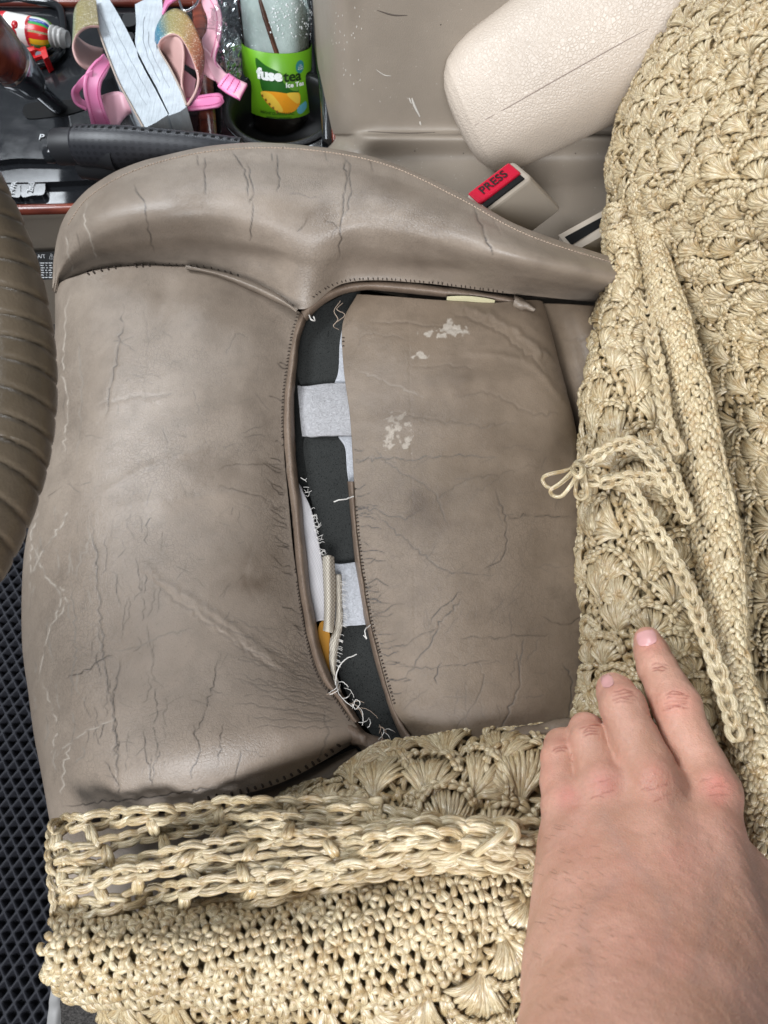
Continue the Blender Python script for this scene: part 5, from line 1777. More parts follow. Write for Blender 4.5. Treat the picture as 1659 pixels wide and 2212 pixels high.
# ---- gear selector
GS = empty('gear_selector', P(140, 240, ZP), 'chrome and wood gear selector leaning over the black shifter plate', 'gear lever')
mat('dark_chrome', (0.45, 0.46, 0.48), 0.14, 0.5, 1.0)
A0 = P(138, 244, ZP + .006); A1 = PD(-78, 44, .56)
ax = A1 - A0; Lx = np.linalg.norm(ax)
def along(f): return A0 + ax * f
mb = MB(); add_tube(mb, [along(f) for f in np.linspace(0, .42, 8)], np.linspace(.0072, .0088, 8), 16); mb.build('lever_shaft', MATS['dark_chrome'], GS)
fr = np.array([.34, .37, .42, .50, .56, .60, .62]); rr = np.array([.0095, .0128, .0145, .0165, .0180, .0185, .0172])
mb = MB(); add_tube(mb, cr([along(f) for f in fr], 20), np.interp(np.linspace(0, 1, 20), np.linspace(0, 1, 7), rr), 24, flat=1.15); mb.build('chrome_collar', MATS['dark_chrome'], GS)
fr = np.array([.60, .66, .76, .9, 1.0, 1.08, 1.12]); rr = np.array([.0168, .0190, .0215, .023, .021, .014, .004])
mb = MB(); add_tube(mb, cr([along(f) for f in fr], 24), np.interp(np.linspace(0, 1, 24), np.linspace(0, 1, 7), rr), 24, flat=1.1); mb.build('lever_knob', MATS['wood_trim'], GS)

# ---- handbrake
HB = empty('handbrake_lever', P(330, 360, ZP), 'black textured handbrake grip lying beside the seat bolster', 'handbrake')
m = mat('grip_rubber', (0.018, 0.018, 0.021), 0.42, 0.45); t = NT(m)
tc = t.n('ShaderNodeTexCoord'); mp = t.n('ShaderNodeMapping'); mp.inputs['Scale'].default_value = (22, 22, 1); t.l(tc.outputs['UV'], mp.inputs[0])
fr_ = t.n('ShaderNodeVectorMath', operation='FRACTION'); t.l(mp.outputs[0], fr_.inputs[0])
sb_ = t.n('ShaderNodeVectorMath', operation='DISTANCE'); sb_.inputs[1].default_value = (.5, .5, 0); t.l(fr_.outputs[0], sb_.inputs[0])
dot = t.math('LESS_THAN', sb_.outputs['Value'], .26)
t.normal(t.bump(dot, 1.0, -.0030))
t.color(t.mix(dot, (.020, .020, .024), (.013, .013, .016)))
zb = .012
path = cr(np.array([P(168, 316, zb - .006), P(240, 318, zb - .002), P(330, 322, zb), P(430, 330, zb), P(520, 345, zb - .004)]), 60)
u_ = np.linspace(0, 1, 60)
rad = .0150 * (1 + .05 * np.sin(u_ * 7)) * np.clip(u_ / .03 + .8, 0, 1)
mb = MB(); add_tube(mb, path, rad, 28, flat=1.12); mb.build('grip', MATS['grip_rubber'], HB)
path = cr(np.array([P(128, 318, zb - .010), P(150, 317, zb - .008), P(190, 318, zb - .006), P(260, 330, zb - .004)]), 24)
mb = MB(); add_tube(mb, path, np.linspace(.0145, .0150, 24), 24); mb.build('grip_cap', MATS['matte_black'], HB)
path = np.array([P(101, 336, zb - .012), P(112, 334, zb - .011), P(124, 331, zb - .010), P(136, 329, zb - .010)])
mb = MB(); add_tube(mb, path, [.0062, .0072, .0072, .0072], 18); mb.build('release_button', MATS['gloss_black'], HB)
path = cr(np.array([P(180, 346, zb - .022), P(300, 356, zb - .020), P(480, 370, zb - .020)]), 30)
mb = MB(); add_tube(mb, path, .016, 20, flat=.9); mb.build('lever_arm', MATS['matte_black'], HB)

# ---- armrest
ARM = empty('armrest', P(1250, 300, -.03), 'cream pebbled leather armrest with a stitched seam above the console', 'armrest')
def arm_sections(ns=40):
    secs = []
    a = PD(1002, 266, .612); b = PD(1324, 66, .560)
    ax = b - a; Lx = np.linalg.norm(ax); t_ = ax / Lx
    n_ = CAM - (a + b) / 2; n_ -= t_ * (n_ @ t_); n_ /= np.linalg.norm(n_)
    s_ = np.cross(t_, n_)
    if s_ @ np.array([0, 1, 0]) < 0: s_ = -s_
    # cross section: top face tilted, rounded corners (s towards the passenger side, n towards the viewer)
    base = np.array([(-1.0, -.55), (-1.02, .05), (-.70, .60), (-.30, .86), (.25, .95), (.72, .80), (1.0, .40), (1.06, -.20), (.9, -.8), (.2, -1.0), (-.6, -.95)])
    ring = cr(base, ns, True)
    prof = [(-.04, .15), (-.030, .42), (-.012, .62), (.02, .77), (.07, .90), (.15, .99), (.25, 1.05), (.6, 1.12), (1.0, 1.2), (1.6, 1.32)]
    f = np.array([p[0] for p in prof]); k = np.array([p[1] for p in prof])
    ff_ = np.concatenate([np.linspace(-.04, .12, 24), np.linspace(.14, 1.6, 50)])
    kk = np.interp(ff_, f, k)
    out = []
    for q, sc_ in zip(ff_, kk):
        c = a + ax * q
        out.append(c + (ring[:, :1] * s_ * .051 + ring[:, 1:] * n_ * .043) * sc_)
    return np.array(out), (a, ax, s_, n_)


g, AF = arm_sections(72)
c0_ = g[0].mean(0)
mb = MB(); add_grid(mb, g, closed_v=True)
vv0 = np.vstack([g[0], c0_]); mb.add(vv0, np.array([[(i + 1) % 72, i, 72] for i in range(72)]))
o = mb.build('armrest_pad', MATS['cream_leather'], ARM); SURF['armrest_pad'] = bvh_of(o); PAD = o
mat('seam_thread', (0.30, 0.235, 0.20), 0.8, 0.2)
for pts, rd_ in (([(995, 288), (1030, 268), (1100, 230), (1180, 184), (1260, 139), (1340, 94), (1400, 62)], .00045), ([(995, 288), (992, 300), (1000, 318), (1012, 338)], .00045)):
    mark(pts, rd_, 'seam_thread', ['armrest_pad'], PAD, 'seam')

# ---- seat belt buckles
BK = empty('seat_belt_buckle', P(1200, 500, -.06), 'grey seat belt buckle with red PRESS button beside the bolster', 'buckle')
mat('buckle_grey', (0.36, 0.31, 0.255), 0.4, 0.45)
mat('buckle_red', (0.42, 0.008, 0.028), 0.25, 0.5)
zA = .045
c1 = P(1046, 446, zA - .012); c2 = P(1140, 392, zA - .012)
wv_ = c2 - c1
e1 = P(1200, 500, -.045); mid = (c1 + c2) / 2
axd = e1 - P(1098, 404, zA - .006); axd /= np.linalg.norm(axd)
wx = wv_ - axd * (wv_ @ axd) * .35; wl_ = np.linalg.norm(wv_); wx /= np.linalg.norm(wx)
hz = np.cross(wx, axd); hz /= np.linalg.norm(hz)
if hz @ (CAM - mid) < 0: hz = -hz
def bk(a, b, c): return mid + wx * a + axd * b - hz * c
mb = MB()
WH, TH, LN = wl_ / 2 + .002, .024, .075
add_box(mb, bk(0, LN / 2, TH / 2 - .002), wx * WH, axd * LN / 2, hz * TH / 2)
o = mb.build('buckle_body', MATS['buckle_grey'], BK, False); bevel(o, .004, 3); SURF['buckle_body'] = bvh_of(o)
mb = MB(); add_box(mb, bk(0, -.0002, .0030), wx * WH * .80, axd * .0012, hz * .0026); o = mb.build('latch_slot', MATS['slot_black'], BK, False); bevel(o, .0008, 2)
mb = MB(); add_box(mb, bk(0, -.0005, .0130), wx * WH * .86, axd * .0028, hz * .0070); BT = mb.build('press_button', MATS['buckle_red'], BK, False); bevel(BT, .0016, 3)
mat('print_black', (0.02, 0.008, 0.008), 0.5, 0.3)
text_obj('button_text', 'PRESS', .0100, bk(0, -.0035, .0130), wx, np.cross(wx, axd), MATS['print_black'], BT, .0001, .00015)
B2 = empty('rear_buckle', P(1290, 520, -.06), 'beige plastic belt holder with a dark slot beside the cover', 'buckle')
mb = MB()
qa, qb, qc, qd = P(1206, 508, -.004), P(1322, 444, .004), P(1340, 488, .0), P(1238, 545, -.01)
add_prism(mb, [qa, qb, qc, qd], (0.004, 0.0, -.035)); o = mb.build('holder_body', MATS['buckle_grey'], B2, False); bevel(o, .0025, 3)
up_ = np.cross(qb - qa, qd - qa); up_ /= np.linalg.norm(up_)
if up_[2] < 0: up_ = -up_
def q4(u, v): return (qa * (1 - u) + qb * u) * (1 - v) + (qd * (1 - u) + qc * u) * v
mb = MB(); add_prism(mb, [q4(.06, .22) + up_ * .0006, q4(.74, .24) + up_ * .0006, q4(.77, .36) + up_ * .0006, q4(.74, .60) + up_ * .0006, q4(.06, .68) + up_ * .0006], -up_ * .001); mb.build('belt_slot', MATS['slot_black'], B2, False)

# ---- steering wheel rim
SW = empty('steering_wheel', PD(60, 830, .30), 'brown leather steering wheel with a ribbed gathered rim', 'steering wheel')
m = mat('wheel_leather', (0.085, 0.062, 0.038), 0.36, 0.5); t = NT(m)
t.color(t.ramp(t.noise(30, 4), [(0.35, (0.075, 0.055, 0.034)), (0.7, (0.115, 0.086, 0.057))])); t.normal(t.bump(t.noise(700, 3), .25, .0008))
TR = .0165; RR = .180
edge = PD(98, 980, .300)
mdir = np.array([-math.sin(R(40)), 0, math.cos(R(40))]); mdir /= np.linalg.norm(mdir)
bot_c = edge + np.array([-TR, 0, 0])
ctr = bot_c + mdir * RR
nphi, nth = 900, 40
ph = np.linspace(0, 2 * np.pi, nphi, endpoint=False)
th = np.linspace(0, 2 * np.pi, nth, endpoint=False)
radial = -np.cos(ph)[:, None] * mdir + np.sin(ph)[:, None] * np.array([0, 1.0, 0])
axw = np.cross(mdir, [0, 1.0, 0]); axw /= np.linalg.norm(axw)
if axw[0] < 0: axw = -axw
nrib = 92
phase = ph[:, None] * nrib / (2 * np.pi) + .28 * np.cos(th)[None, :] + .22 * np.sin(th)[None] + .12 * np.sin(ph * 23)[:, None]
fr_ = np.abs(((phase % 1.0) - .5) * 2)                     # 1 in the grooves
groove = np.clip((fr_ - .72) / .28, 0, 1) ** 1.6
puff = 1 - .5 * fr_ ** 2
rad = TR * (1 - .085 * groove + .03 * puff)
g = ctr + radial[:, None, :] * RR + rad[..., None] * (np.cos(th)[None, :, None] * radial[:, None, :] + np.sin(th)[None, :, None] * axw)
gg = np.concatenate([g, g[:1]])
mb = MB(); add_grid(mb, gg, closed_v=True); RIM = mb.build('rim', MATS['wheel_leather'], SW); SURF['rim'] = bvh_of(RIM)
mb = MB()
for sgn in (-1, 1):
    add_tube(mb, cr([ctr - axw * .03, ctr + np.array([0, sgn * .09, 0]) - axw * .02, ctr + np.array([0, sgn * RR, 0])], 12), [.03, .028, .026, .024, .022, .02, .018, .016, .015, .014, .014, .014], 12, flat=.5)
    mb.build('spoke', MATS['matte_black'], SW); mb = MB()
add_tube(mb, [ctr + axw * .012, ctr, ctr - axw * .05, ctr - axw * .35], [.06, .075, .06, .035], 28); mb.build('hub', MATS['matte_black'], SW)

# ---- floor mat with diamond cells
m = mat('eva_rubber', (0.020, 0.022, 0.032), 0.65, 0.25); t = NT(m)
du = t.ramp(t.noise(900, 3, .7), [(.55, (0, 0, 0)), (.75, (1, 1, 1))])
t.color(t.mix(t.math('MULTIPLY', du, .3), (0.014, 0.0145, 0.019), (0.05, 0.047, 0.047)))
ZF = -.30
xa, xb = P(-260, 1700, ZF)[0], P(330, 1700, ZF)[0]; ya, yb_ = P(50, 2330, ZF)[1], P(50, 1050, ZF)[1]
nx_, ny_ = int((xb - xa) / .0009), int((yb_ - ya) / .0011)
X, Y = np.meshgrid(np.linspace(xa, xb, nx_), np.linspace(ya, yb_, ny_), indexing='ij')
cu, cv = .0118, .0172
p1 = (X / cu + Y / cv); p2 = (X / cu - Y / cv)
d1 = np.abs(p1 - np.round(p1)); d2 = np.abs(p2 - np.round(p2))
dd = np.minimum(d1, d2)
hgt = np.clip(1 - (dd - .10) / .14, 0, 1); hgt = hgt * hgt * (3 - 2 * hgt)
crumb = np.clip(fbm(np.stack([X, Y], -1), 420, 3, 2) - .25, 0, 1) * (1 - hgt)
Z = ZF - .010 + .010 * hgt + .004 * crumb
g = orient(np.stack([X, Y, Z], -1))
mb = MB(); add_grid(mb, g); o = mb.build('floor_mat', MATS['eva_rubber'], None)
tag(o, 'dark rubber floor mat with raised diamond cells in the footwell', 'floor mat')
mb = MB(); add_grid(mb, orient(np.array([[P(-900, 2700, ZF - .02), P(1800, 2700, ZF - .02)], [P(-900, 500, ZF - .02), P(1800, 500, ZF - .02)]])))
m = mat('carpet', (0.035, 0.032, 0.030), 0.95, 0.1); t = NT(m)
t.color(t.ramp(t.noise(600, 3, .7), [(.35, (.018, .017, .016)), (.7, (.07, .064, .06))])); t.normal(t.bump(t.noise(500, 3), .8, .003))
o = mb.build('floor', MATS['carpet'], None); tag(o, kind='structure')
# seat side below the cover
mat('grey_vinyl', (0.20, 0.195, 0.19), 0.5, 0.4)
net = rows([[(118, 2020, -.10), (140, 2020, -.10), (152, 2020, -.105)], [(114, 2090, -.12), (136, 2090, -.12), (150, 2090, -.125)], [(106, 2160, -.14), (126, 2160, -.14), (140, 2160, -.145)], [(98, 2260, -.16), (112, 2260, -.16), (126, 2260, -.165)]])
mb = MB(); g = orient(netgrid(net, 40, 12)); g += gridnormals(g) * (.003 * fbm(g, 60, 2, 3))[..., None]; add_grid(mb, g); o = mb.build('side_trim', MATS['grey_vinyl'], SEAT); solid(o, .003)
net = rows([[(140, 2020, -.11), (400, 2020, -.11), (900, 2020, -.12)], [(136, 2100, -.13), (400, 2100, -.13), (900, 2100, -.13)], [(120, 2190, -.15), (400, 2190, -.15), (900, 2190, -.15)], [(100, 2330, -.18), (400, 2330, -.18), (900, 2330, -.18)]])
mb = MB(); add_grid(mb, orient(netgrid(net, 30, 30))); o = mb.build('side_cloth', MATS['carpet'], SEAT); solid(o, .003)
# ================================================================== drink bottle in the cup holder
BB = P(602, 230, -.098)                      # lower edge of the label on the axis, roughly
BT_ = PY(594, 0, BB[1] + .030)
axb = BT_ - BB; axb /= np.linalg.norm(axb)
if axb[2] < 0: axb = -axb
BOT = empty('drink_bottle', BB - axb * .03, 'clear ice tea bottle with green label standing in the cup holder', 'bottle')
fwd = CAM - BB; fwd -= axb * (fwd @ axb); fwd /= np.linalg.norm(fwd)   # towards the viewer
sid = np.cross(axb, fwd)                       # to the right in the picture
if sid[0] < 0: sid = -sid
BR = .0355; SB = BR / .0325


def cyl(th, h, r):
    th = np.asarray(th); h = np.asarray(h)
    return BB + axb * h[..., None] + (np.cos(th)[..., None] * fwd + np.sin(th)[..., None] * sid) * (np.asarray(r) * SB)[..., None]


def lathe(name, prof, mt, ns=64, parent=BOT):
    th = np.linspace(0, 2 * np.pi, ns, endpoint=False)
    g = np.array([cyl(th, np.full(ns, h), np.full(ns, r)) for h, r in prof])
    mb = MB(); add_grid(mb, g, closed_v=True)
    me = mb.build(name, mt, parent)
    return me


m = bpy.data.materials.new('pet_plastic'); m.use_nodes = True; MATS['pet_plastic'] = m
nt = m.node_tree; nt.nodes.clear()
ou_ = nt.nodes.new('ShaderNodeOutputMaterial'); mx = nt.nodes.new('ShaderNodeMixShader'); tr = nt.nodes.new('ShaderNodeBsdfTransparent'); gl = nt.nodes.new('ShaderNodeBsdfGlossy')
fz = nt.nodes.new('ShaderNodeFresnel'); fz.inputs['IOR'].default_value = 1.5; gl.inputs['Roughness'].default_value = .06; tr.inputs['Color'].default_value = (.90, .93, .93, 1)
nt.links.new(fz.outputs[0], mx.inputs[0]); nt.links.new(tr.outputs[0], mx.inputs[1]); nt.links.new(gl.outputs[0], mx.inputs[2]); nt.links.new(mx.outputs[0], ou_.inputs[0])
LH = .060; HS = LH / .074                                      # label height
lathe('bottle_shell', [(-.036, .004), (-.036, .024), (-.033, .030), (-.026, .0322), (-.012, .0322), (-.004, .0318), (.0, .0323), (LH, .0323), (LH + .004, .0322), (LH + .02, .0334), (LH + .035, .0342), (LH + .05, .0335), (LH + .08, .028), (LH + .11, .018), (LH + .125, .0135), (LH + .14, .0135)], MATS['pet_plastic'])
m = mat('milky_fog', (0.60, 0.68, 0.64), 0.5, 0.4); t = NT(m)
t.color(t.ramp(t.noise(70, 5, .7), [(.3, (0.50, 0.58, 0.54)), (.7, (0.72, 0.78, 0.75))])); t.normal(t.bump(t.noise(380, 3, .6), .35, .0015))
th = np.linspace(0, 2 * np.pi, 64, endpoint=False)
def topz(th): return LH + .046 + .010 * np.cos(th * 2 + .4) + .006 * np.sin(th * 3)
g = [cyl(th, np.full(64, h), np.full(64, r)) for h, r in ((LH - .030, .012), (LH - .029, .0298), (LH, .0300))]
g += [cyl(th, LH + (topz(th) - LH) * f, np.full(64, .0302 + .001 * f)) for f in (.3, .6, .9)]
g += [cyl(th, topz(th) + .002, np.full(64, .0290)), cyl(th, topz(th) + .001, np.full(64, .015)), cyl(th, np.full(64, LH + .03), np.full(64, .001))]
mb = MB(); add_grid(mb, np.array(g), closed_v=True); mb.build('frozen_drink', MATS['milky_fog'], BOT)
m = mat('near_black', (0.010, 0.006, 0.004), 0.15, 0.5)
lathe('dark_core', [(-.034, .002), (-.034, .024), (-.030, .0300), (-.012, .0306), (LH - .032, .0306), (LH - .031, .002)], MATS['near_black'])  # near-black core fills the lower part of the bottle
mat('brown_stick', (0.10, 0.035, 0.018), 0.4, 0.4)
mb = MB(); add_tube(mb, [cyl(np.array(.02), np.array(LH - .002), np.array(.0311)), cyl(np.array(-.30), np.array(LH + .03), np.array(.0316)), cyl(np.array(-.62), np.array(LH + .062), np.array(.0290)), cyl(np.array(-.8), np.array(LH + .1), np.array(.016))], [.0026, .0027, .0028, .0028], 10, flat=.6)
mb.build('drinking_straw', MATS['brown_stick'], BOT)
# condensation drops on the shoulder
mb = MB(); dr = np.random.default_rng(4)
for k in range(150):
    a = dr.uniform(-.2, 1.3); h = LH + dr.uniform(.012, .05); r = dr.uniform(.0003, .0009)
    c = cyl(np.array(a), np.array(h), np.array(.0343 - (.0008 if h < LH + .02 else 0)))
    n_ = math.cos(a) * fwd + math.sin(a) * sid; s1 = np.cross(axb, n_)
    ring = [c + (math.cos(q) * s1 + math.sin(q) * axb * 1.2) * r for q in np.linspace(0, 2 * np.pi, 6, endpoint=False)]
    mb.add(np.vstack([ring, c + n_ * r * .7]), np.array([[i, (i + 1) % 6, 6] for i in range(6)]))
mat('water_drop', (.75, .78, .78), .05, .6)
tag(mb.build('condensation', MATS['water_drop'], BOT), kind='stuff')
m = mat('label_green', (0.175, 0.46, 0.012), 0.35, 0.45); t = NT(m)
t.color(t.ramp(t.noise(18, 3), [(.3, (0.115, 0.33, 0.010)), (.7, (0.165, 0.41, 0.014))]))
LB = lathe('label', [(0, .0329), (.0005, .0331), (LH, .0331), (LH + .0003, .0328)], MATS['label_green'], 96)


def decal(name, uvpts, mt, lift, smooth=True, n=1):
    """flat print: outline in label units (u: metres to the right, h: metres up)"""
    c = np.mean(uvpts, 0)
    rings = [np.array(uvpts) * f + c * (1 - f) for f in (1, .8, .6, .4, .2, .02)]
    g = np.array([cyl(r[:, 0] / .0331, r[:, 1] * HS, np.full(len(r), .0331 + lift)) for r in rings])
    mb = MB(); add_grid(mb, g[:, ::-1] if False else g, closed_v=True)
    return mb.build(name, mt, LB)


def arc_pts(pts, n=40): return cr(np.array(pts, float), n, True)


mat('leaf_green', (0.018, 0.105, 0.012), .35, .45); mat('leaf_light', (0.12, 0.30, 0.03), .35, .45)
mat('mango_orange', (0.82, 0.33, 0.015), .35, .45); mat('mango_yellow', (0.86, 0.56, 0.06), .35, .45); mat('pine_brown', (0.25, 0.12, 0.02), .4, .4); mat('print_white', (.80, .82, .80), .4, .4); mat('badge_teal', (0.03, 0.20, 0.21), .35, .4); mat('badge_blue', (0.12, 0.42, 0.52), .35, .4)
decal('leaf_print', arc_pts([(-.021, .066), (-.010, .060), (.006, .052), (.018, .042), (.021, .034), (.018, .029), (.0, .029), (-.014, .030), (-.018, .045)]), MATS['leaf_green'], .0002)
decal('leaf_print', arc_pts([(.000, .054), (.010, .049), (.019, .040), (.020, .032), (.010, .036)]), MATS['leaf_light'], .0003)
decal('fruit_print', arc_pts([(-.017, .029), (-.004, .032), (.010, .030), (.021, .029), (.0215, .016), (.014, .008), (.004, .007), (-.008, .014)]), MATS['mango_orange'], .0004)
decal('fruit_print', arc_pts([(-.017, .029), (-.008, .030), (-.001, .022), (.004, .010), (-.002, .010), (-.010, .018)]), MATS['mango_yellow'], .0005)
decal('fruit_print', arc_pts([(.008, .030), (.020, .029), (.021, .018), (.016, .019)]), MATS['mango_yellow'], .0005)
for k in range(5):
    u0 = -.0165 + k * .0034; h0 = .0262 - k * .0042
    decal('fruit_print', arc_pts([(u0, h0), (u0 + .0018, h0 + .001), (u0 + .0022, h0 - .0018), (u0 + .0006, h0 - .0022)], 10), MATS['pine_brown'], .0006)
decal('badge_print', [(.0225 + .0048 * math.cos(a), .0585 + .0072 * math.sin(a)) for a in np.linspace(0, 2 * np.pi, 24, endpoint=False)], MATS['badge_teal'], .0003)
decal('badge_print', arc_pts([(.019, .012), (.028, .017), (.031, .015), (.031, .009), (.024, .004), (.019, .006)], 20), MATS['badge_blue'], .0003)


def label_text(body, u0, h0, size, mt, bold=0.0, slope=0.0, align='LEFT'):
    c = bpy.data.curves.new('label_text', 'FONT'); c.body = body; c.size = size; c.offset = bold; c.align_x = align; c.align_y = 'CENTER'; c.resolution_u = 3
    o = bpy.data.objects.new('label_text', c); COL.objects.link(o)
    me = bpy.data.meshes.new_from_object(o.evaluated_get(bpy.context.evaluated_depsgraph_get())); bpy.data.objects.remove(o)
    v = np.zeros(len(me.vertices) * 3); me.vertices.foreach_get('co', v); v = v.reshape(-1, 3)
    p = cyl((u0 + v[:, 0]) / .0331, h0 * HS + v[:, 1] * .92 + slope * v[:, 0], np.full(len(v), .0331 + .0009))
    me.vertices.foreach_set('co', p.ravel()); me.materials.clear(); me.materials.append(mt)
    return link('label_text', me, None, LB, False)


mat('print_dark', (0.012, 0.03, 0.008), .4, .3)
label_text('fuse', -.0195, .0500, .0145, MATS['print_white'], .0008)
label_text('tea', .0052, .0490, .0145, MATS['print_dark'], .0004)
label_text('Ice Tea', .0070, .0395, .0066, MATS['print_white'], .0002)
label_text('\u041c\u0410\u041d\u0413\u041e-\u0410\u041d\u0410\u041d\u0410\u0421', -.018, .0062, .0040, MATS['print_dark'], .0001)
label_text('\u043c\u0430\u043d\u0433\u043e-\u0430\u043d\u0430\u043d\u0430\u0441', -.012, .0015, .0036, MATS['print_dark'], .0001)
for k, s in enumerate(('NO', 'SUGAR', 'ADDED')): label_text(s, .0225, .0605 - k * .0022, .0018, MATS['print_white'], 0, 0, 'CENTER')

# ================================================================== two child's sandals lying on their sides
mat('pink_strap', (0.78, 0.23, 0.44), 0.32, 0.5); mat('pink_lining', (0.70, 0.38, 0.44), 0.42, 0.45); mat('lining_nude', (0.56, 0.34, 0.31), 0.5, 0.4)
m = mat('white_sole', (0.66, 0.72, 0.76), 0.55, 0.4); t = NT(m)
tc = t.n('ShaderNodeTexCoord'); t.tc = tc
wv = t.n('ShaderNodeTexNoise'); wv.inputs['Scale'].default_value = 1.0; wv.inputs['Detail'].default_value = 4
mp = t.n('ShaderNodeMapping'); mp.inputs['Scale'].default_value = (420, 50, 50); mp.inputs['Rotation'].default_value = (0, 0, R(25)); t.l(tc.outputs['Object'], mp.inputs[0]); t.l(mp.outputs[0], wv.inputs[0])
t.color(t.ramp(t.noise(60, 5, .65), [(.3, (0.40, 0.44, 0.47)), (.65, (0.54, 0.59, 0.63))])); t.normal(t.bump(wv.outputs['Fac'], .55, .0018))
mat('velcro', (0.66, 0.68, 0.74), 0.95, 0.1)


def glitter(name, stops):
    m = mat(name, (1, 1, 1), .35, .5); t = NT(m)
    tc = t.n('ShaderNodeTexCoord'); t.tc = tc; sp_ = t.n('ShaderNodeSeparateXYZ'); t.l(tc.outputs['UV'], sp_.inputs[0])
    col = t.ramp(t.math('ADD', sp_.outputs[0], t.math('MULTIPLY', t.noise(300, 2), .04)), stops)
    vo = t.n('ShaderNodeTexVoronoi'); vo.inputs['Scale'].default_value = 1500; t.l(tc.outputs['Object'], vo.inputs['Vector'])
    s2 = t.n('ShaderNodeSeparateXYZ'); t.l(vo.outputs['Color'], s2.inputs[0])
    spk = t.ramp(s2.outputs[0], [(.91, (0, 0, 0)), (.95, (1, 1, 1))]); drk = t.ramp(s2.outputs[1], [(.2, (.65, .65, .65)), (.6, (1, 1, 1))])
    t.color(t.mix(spk, t.mix(1.0, col, drk, 'MULTIPLY'), (.85, .80, .70)))
    t.normal(t.bump(s2.outputs[0], .6, .0008)); t.b.inputs['Metallic'].default_value = .1
    return m


glitter('rainbow_glitter', [(0.0, (0.02, 0.14, 0.30)), (.16, (0.03, 0.22, 0.32)), (.30, (0.38, 0.33, 0.13)), (.46, (0.48, 0.33, 0.12)), (.60, (0.42, 0.14, 0.05)), (.74, (0.30, 0.05, 0.04)), (.90, (0.17, 0.04, 0.10)), (1.0, (0.10, 0.03, 0.12))])
glitter('gold_glitter', [(0.0, (0.40, 0.33, 0.18)), (.35, (0.36, 0.30, 0.12)), (.6, (0.10, 0.25, 0.20)), (.8, (0.03, 0.18, 0.25)), (1.0, (0.40, 0.32, 0.15))])
K = .4557                                       # picture scale used while tracing these pieces


def kp(pts, z): return [(x * K, y * K, z if np.isscalar(z) else z[i]) for i, (x, y) in enumerate(pts)]


def ribbon(name, ea, eb, mts, parent, n=60, m_=9, th=.0022, bow=0.0):
    a = cr(np.array([P(*q) for q in ea]), n); b = cr(np.array([P(*q) for q in eb]), n)
    f = np.linspace(0, 1, m_)[None, :, None]
    g = a[:, None] * (1 - f) + b[:, None] * f
    if bow:
        nn = gridnormals(g); g = g + nn * (bow * np.sin(np.linspace(0, np.pi, m_)))[None, :, None]
    mb = MB(); add_grid(mb, g)
    o = mb.build(name, mts, parent)
    mo = o.modifiers.new('solid', 'SOLIDIFY'); mo.thickness = th; mo.offset = 0; mo.material_offset = 1 if len(mts) > 1 else 0; mo.material_offset_rim = 1 if len(mts) > 1 else 0
    SURF[o.name] = bvh_of(o)
    return o


def sole(name, outline, z, th, parent):
    mb = MB(); pts = np.array(outline, float) * K
    q = []
    for i in range(len(pts)):
        a = pts[i]; b = pts[(i + 1) % len(pts)]
        for f in np.linspace(0, 1, 6, endpoint=False): q.append(a * (1 - f) + b * f)
    add_prism(mb, [P(x, y, z) for x, y in q], (0, 0, -th))
    o = mb.build(name, MATS['white_sole'], parent, True); bevel(o, .0016, 2, 50); SURF[o.name] = bvh_of(o)
    return o


def seam_line(pts, surf, parent, mt='pink_stitch'):
    mb = MB(); k = 0
    q = cr(np.array(pts, float) * K, 200); L = np.r_[0, np.cumsum(np.hypot(*np.diff(q, axis=0).T))]
    for s in np.arange(1, L[-1] - 4, 5.0):
        w_ = []
        for d in (0, 1.6, 3.2):
            h = hit(np.interp(s + d, L, q[:, 0]), np.interp(s + d, L, q[:, 1]), [surf], .0015)
            if h is not None: w_.append(h[0])
        if len(w_) == 3: add_tube(mb, w_, .0004, 4); k += 1
    if k: tag(mb.build('strap_stitching', MATS[mt], parent), kind='stuff')


mat('pink_stitch', (0.62, 0.12, 0.30), .6, .3)
S1 = empty('child_sandal', P(250, 160, ZP), 'white soled child sandal with gold glitter strap nearest the gear selector', 'sandal', 'pair of child sandals')
S2 = empty('child_sandal', P(370, 160, ZP), 'white soled child sandal with rainbow glitter strap beside the green bottle', 'sandal', 'pair of child sandals')
zs = -.016
sole('sole', [(380, -120), (412, 0), (450, 100), (500, 240), (560, 390), (620, 500), (682, 610), (740, 580), (802, 540), (740, 410), (690, 320), (640, 220), (590, 120), (545, 40), (520, 0), (480, -120)], zs, .040, S1)
sole('sole', [(640, 20), (645, 110), (640, 200), (655, 270), (690, 340), (740, 430), (800, 548), (850, 530), (886, 505), (850, 420), (800, 320), (755, 240), (735, 180), (760, 110), (772, 55), (765, -20), (700, -10)], zs, .040, S2)
mat('sole_groove', (0.42, 0.46, 0.49), .7, .2); mat('sole_edge', (0.40, 0.33, 0.28), .7, .2)
for S, pts in ((S1, [(414, 0), (452, 100), (502, 240), (562, 390), (622, 500), (680, 606)]), (S2, [(742, 180), (758, 240), (803, 318), (853, 418), (884, 500)])):
    w_ = cr(np.array([P(x * K, y * K, zs + .0006) for x, y in pts]), 40)
    mb = MB(); add_tube(mb, w_, .0011, 6); mb.build('insole_edge', MATS['sole_edge'], S)
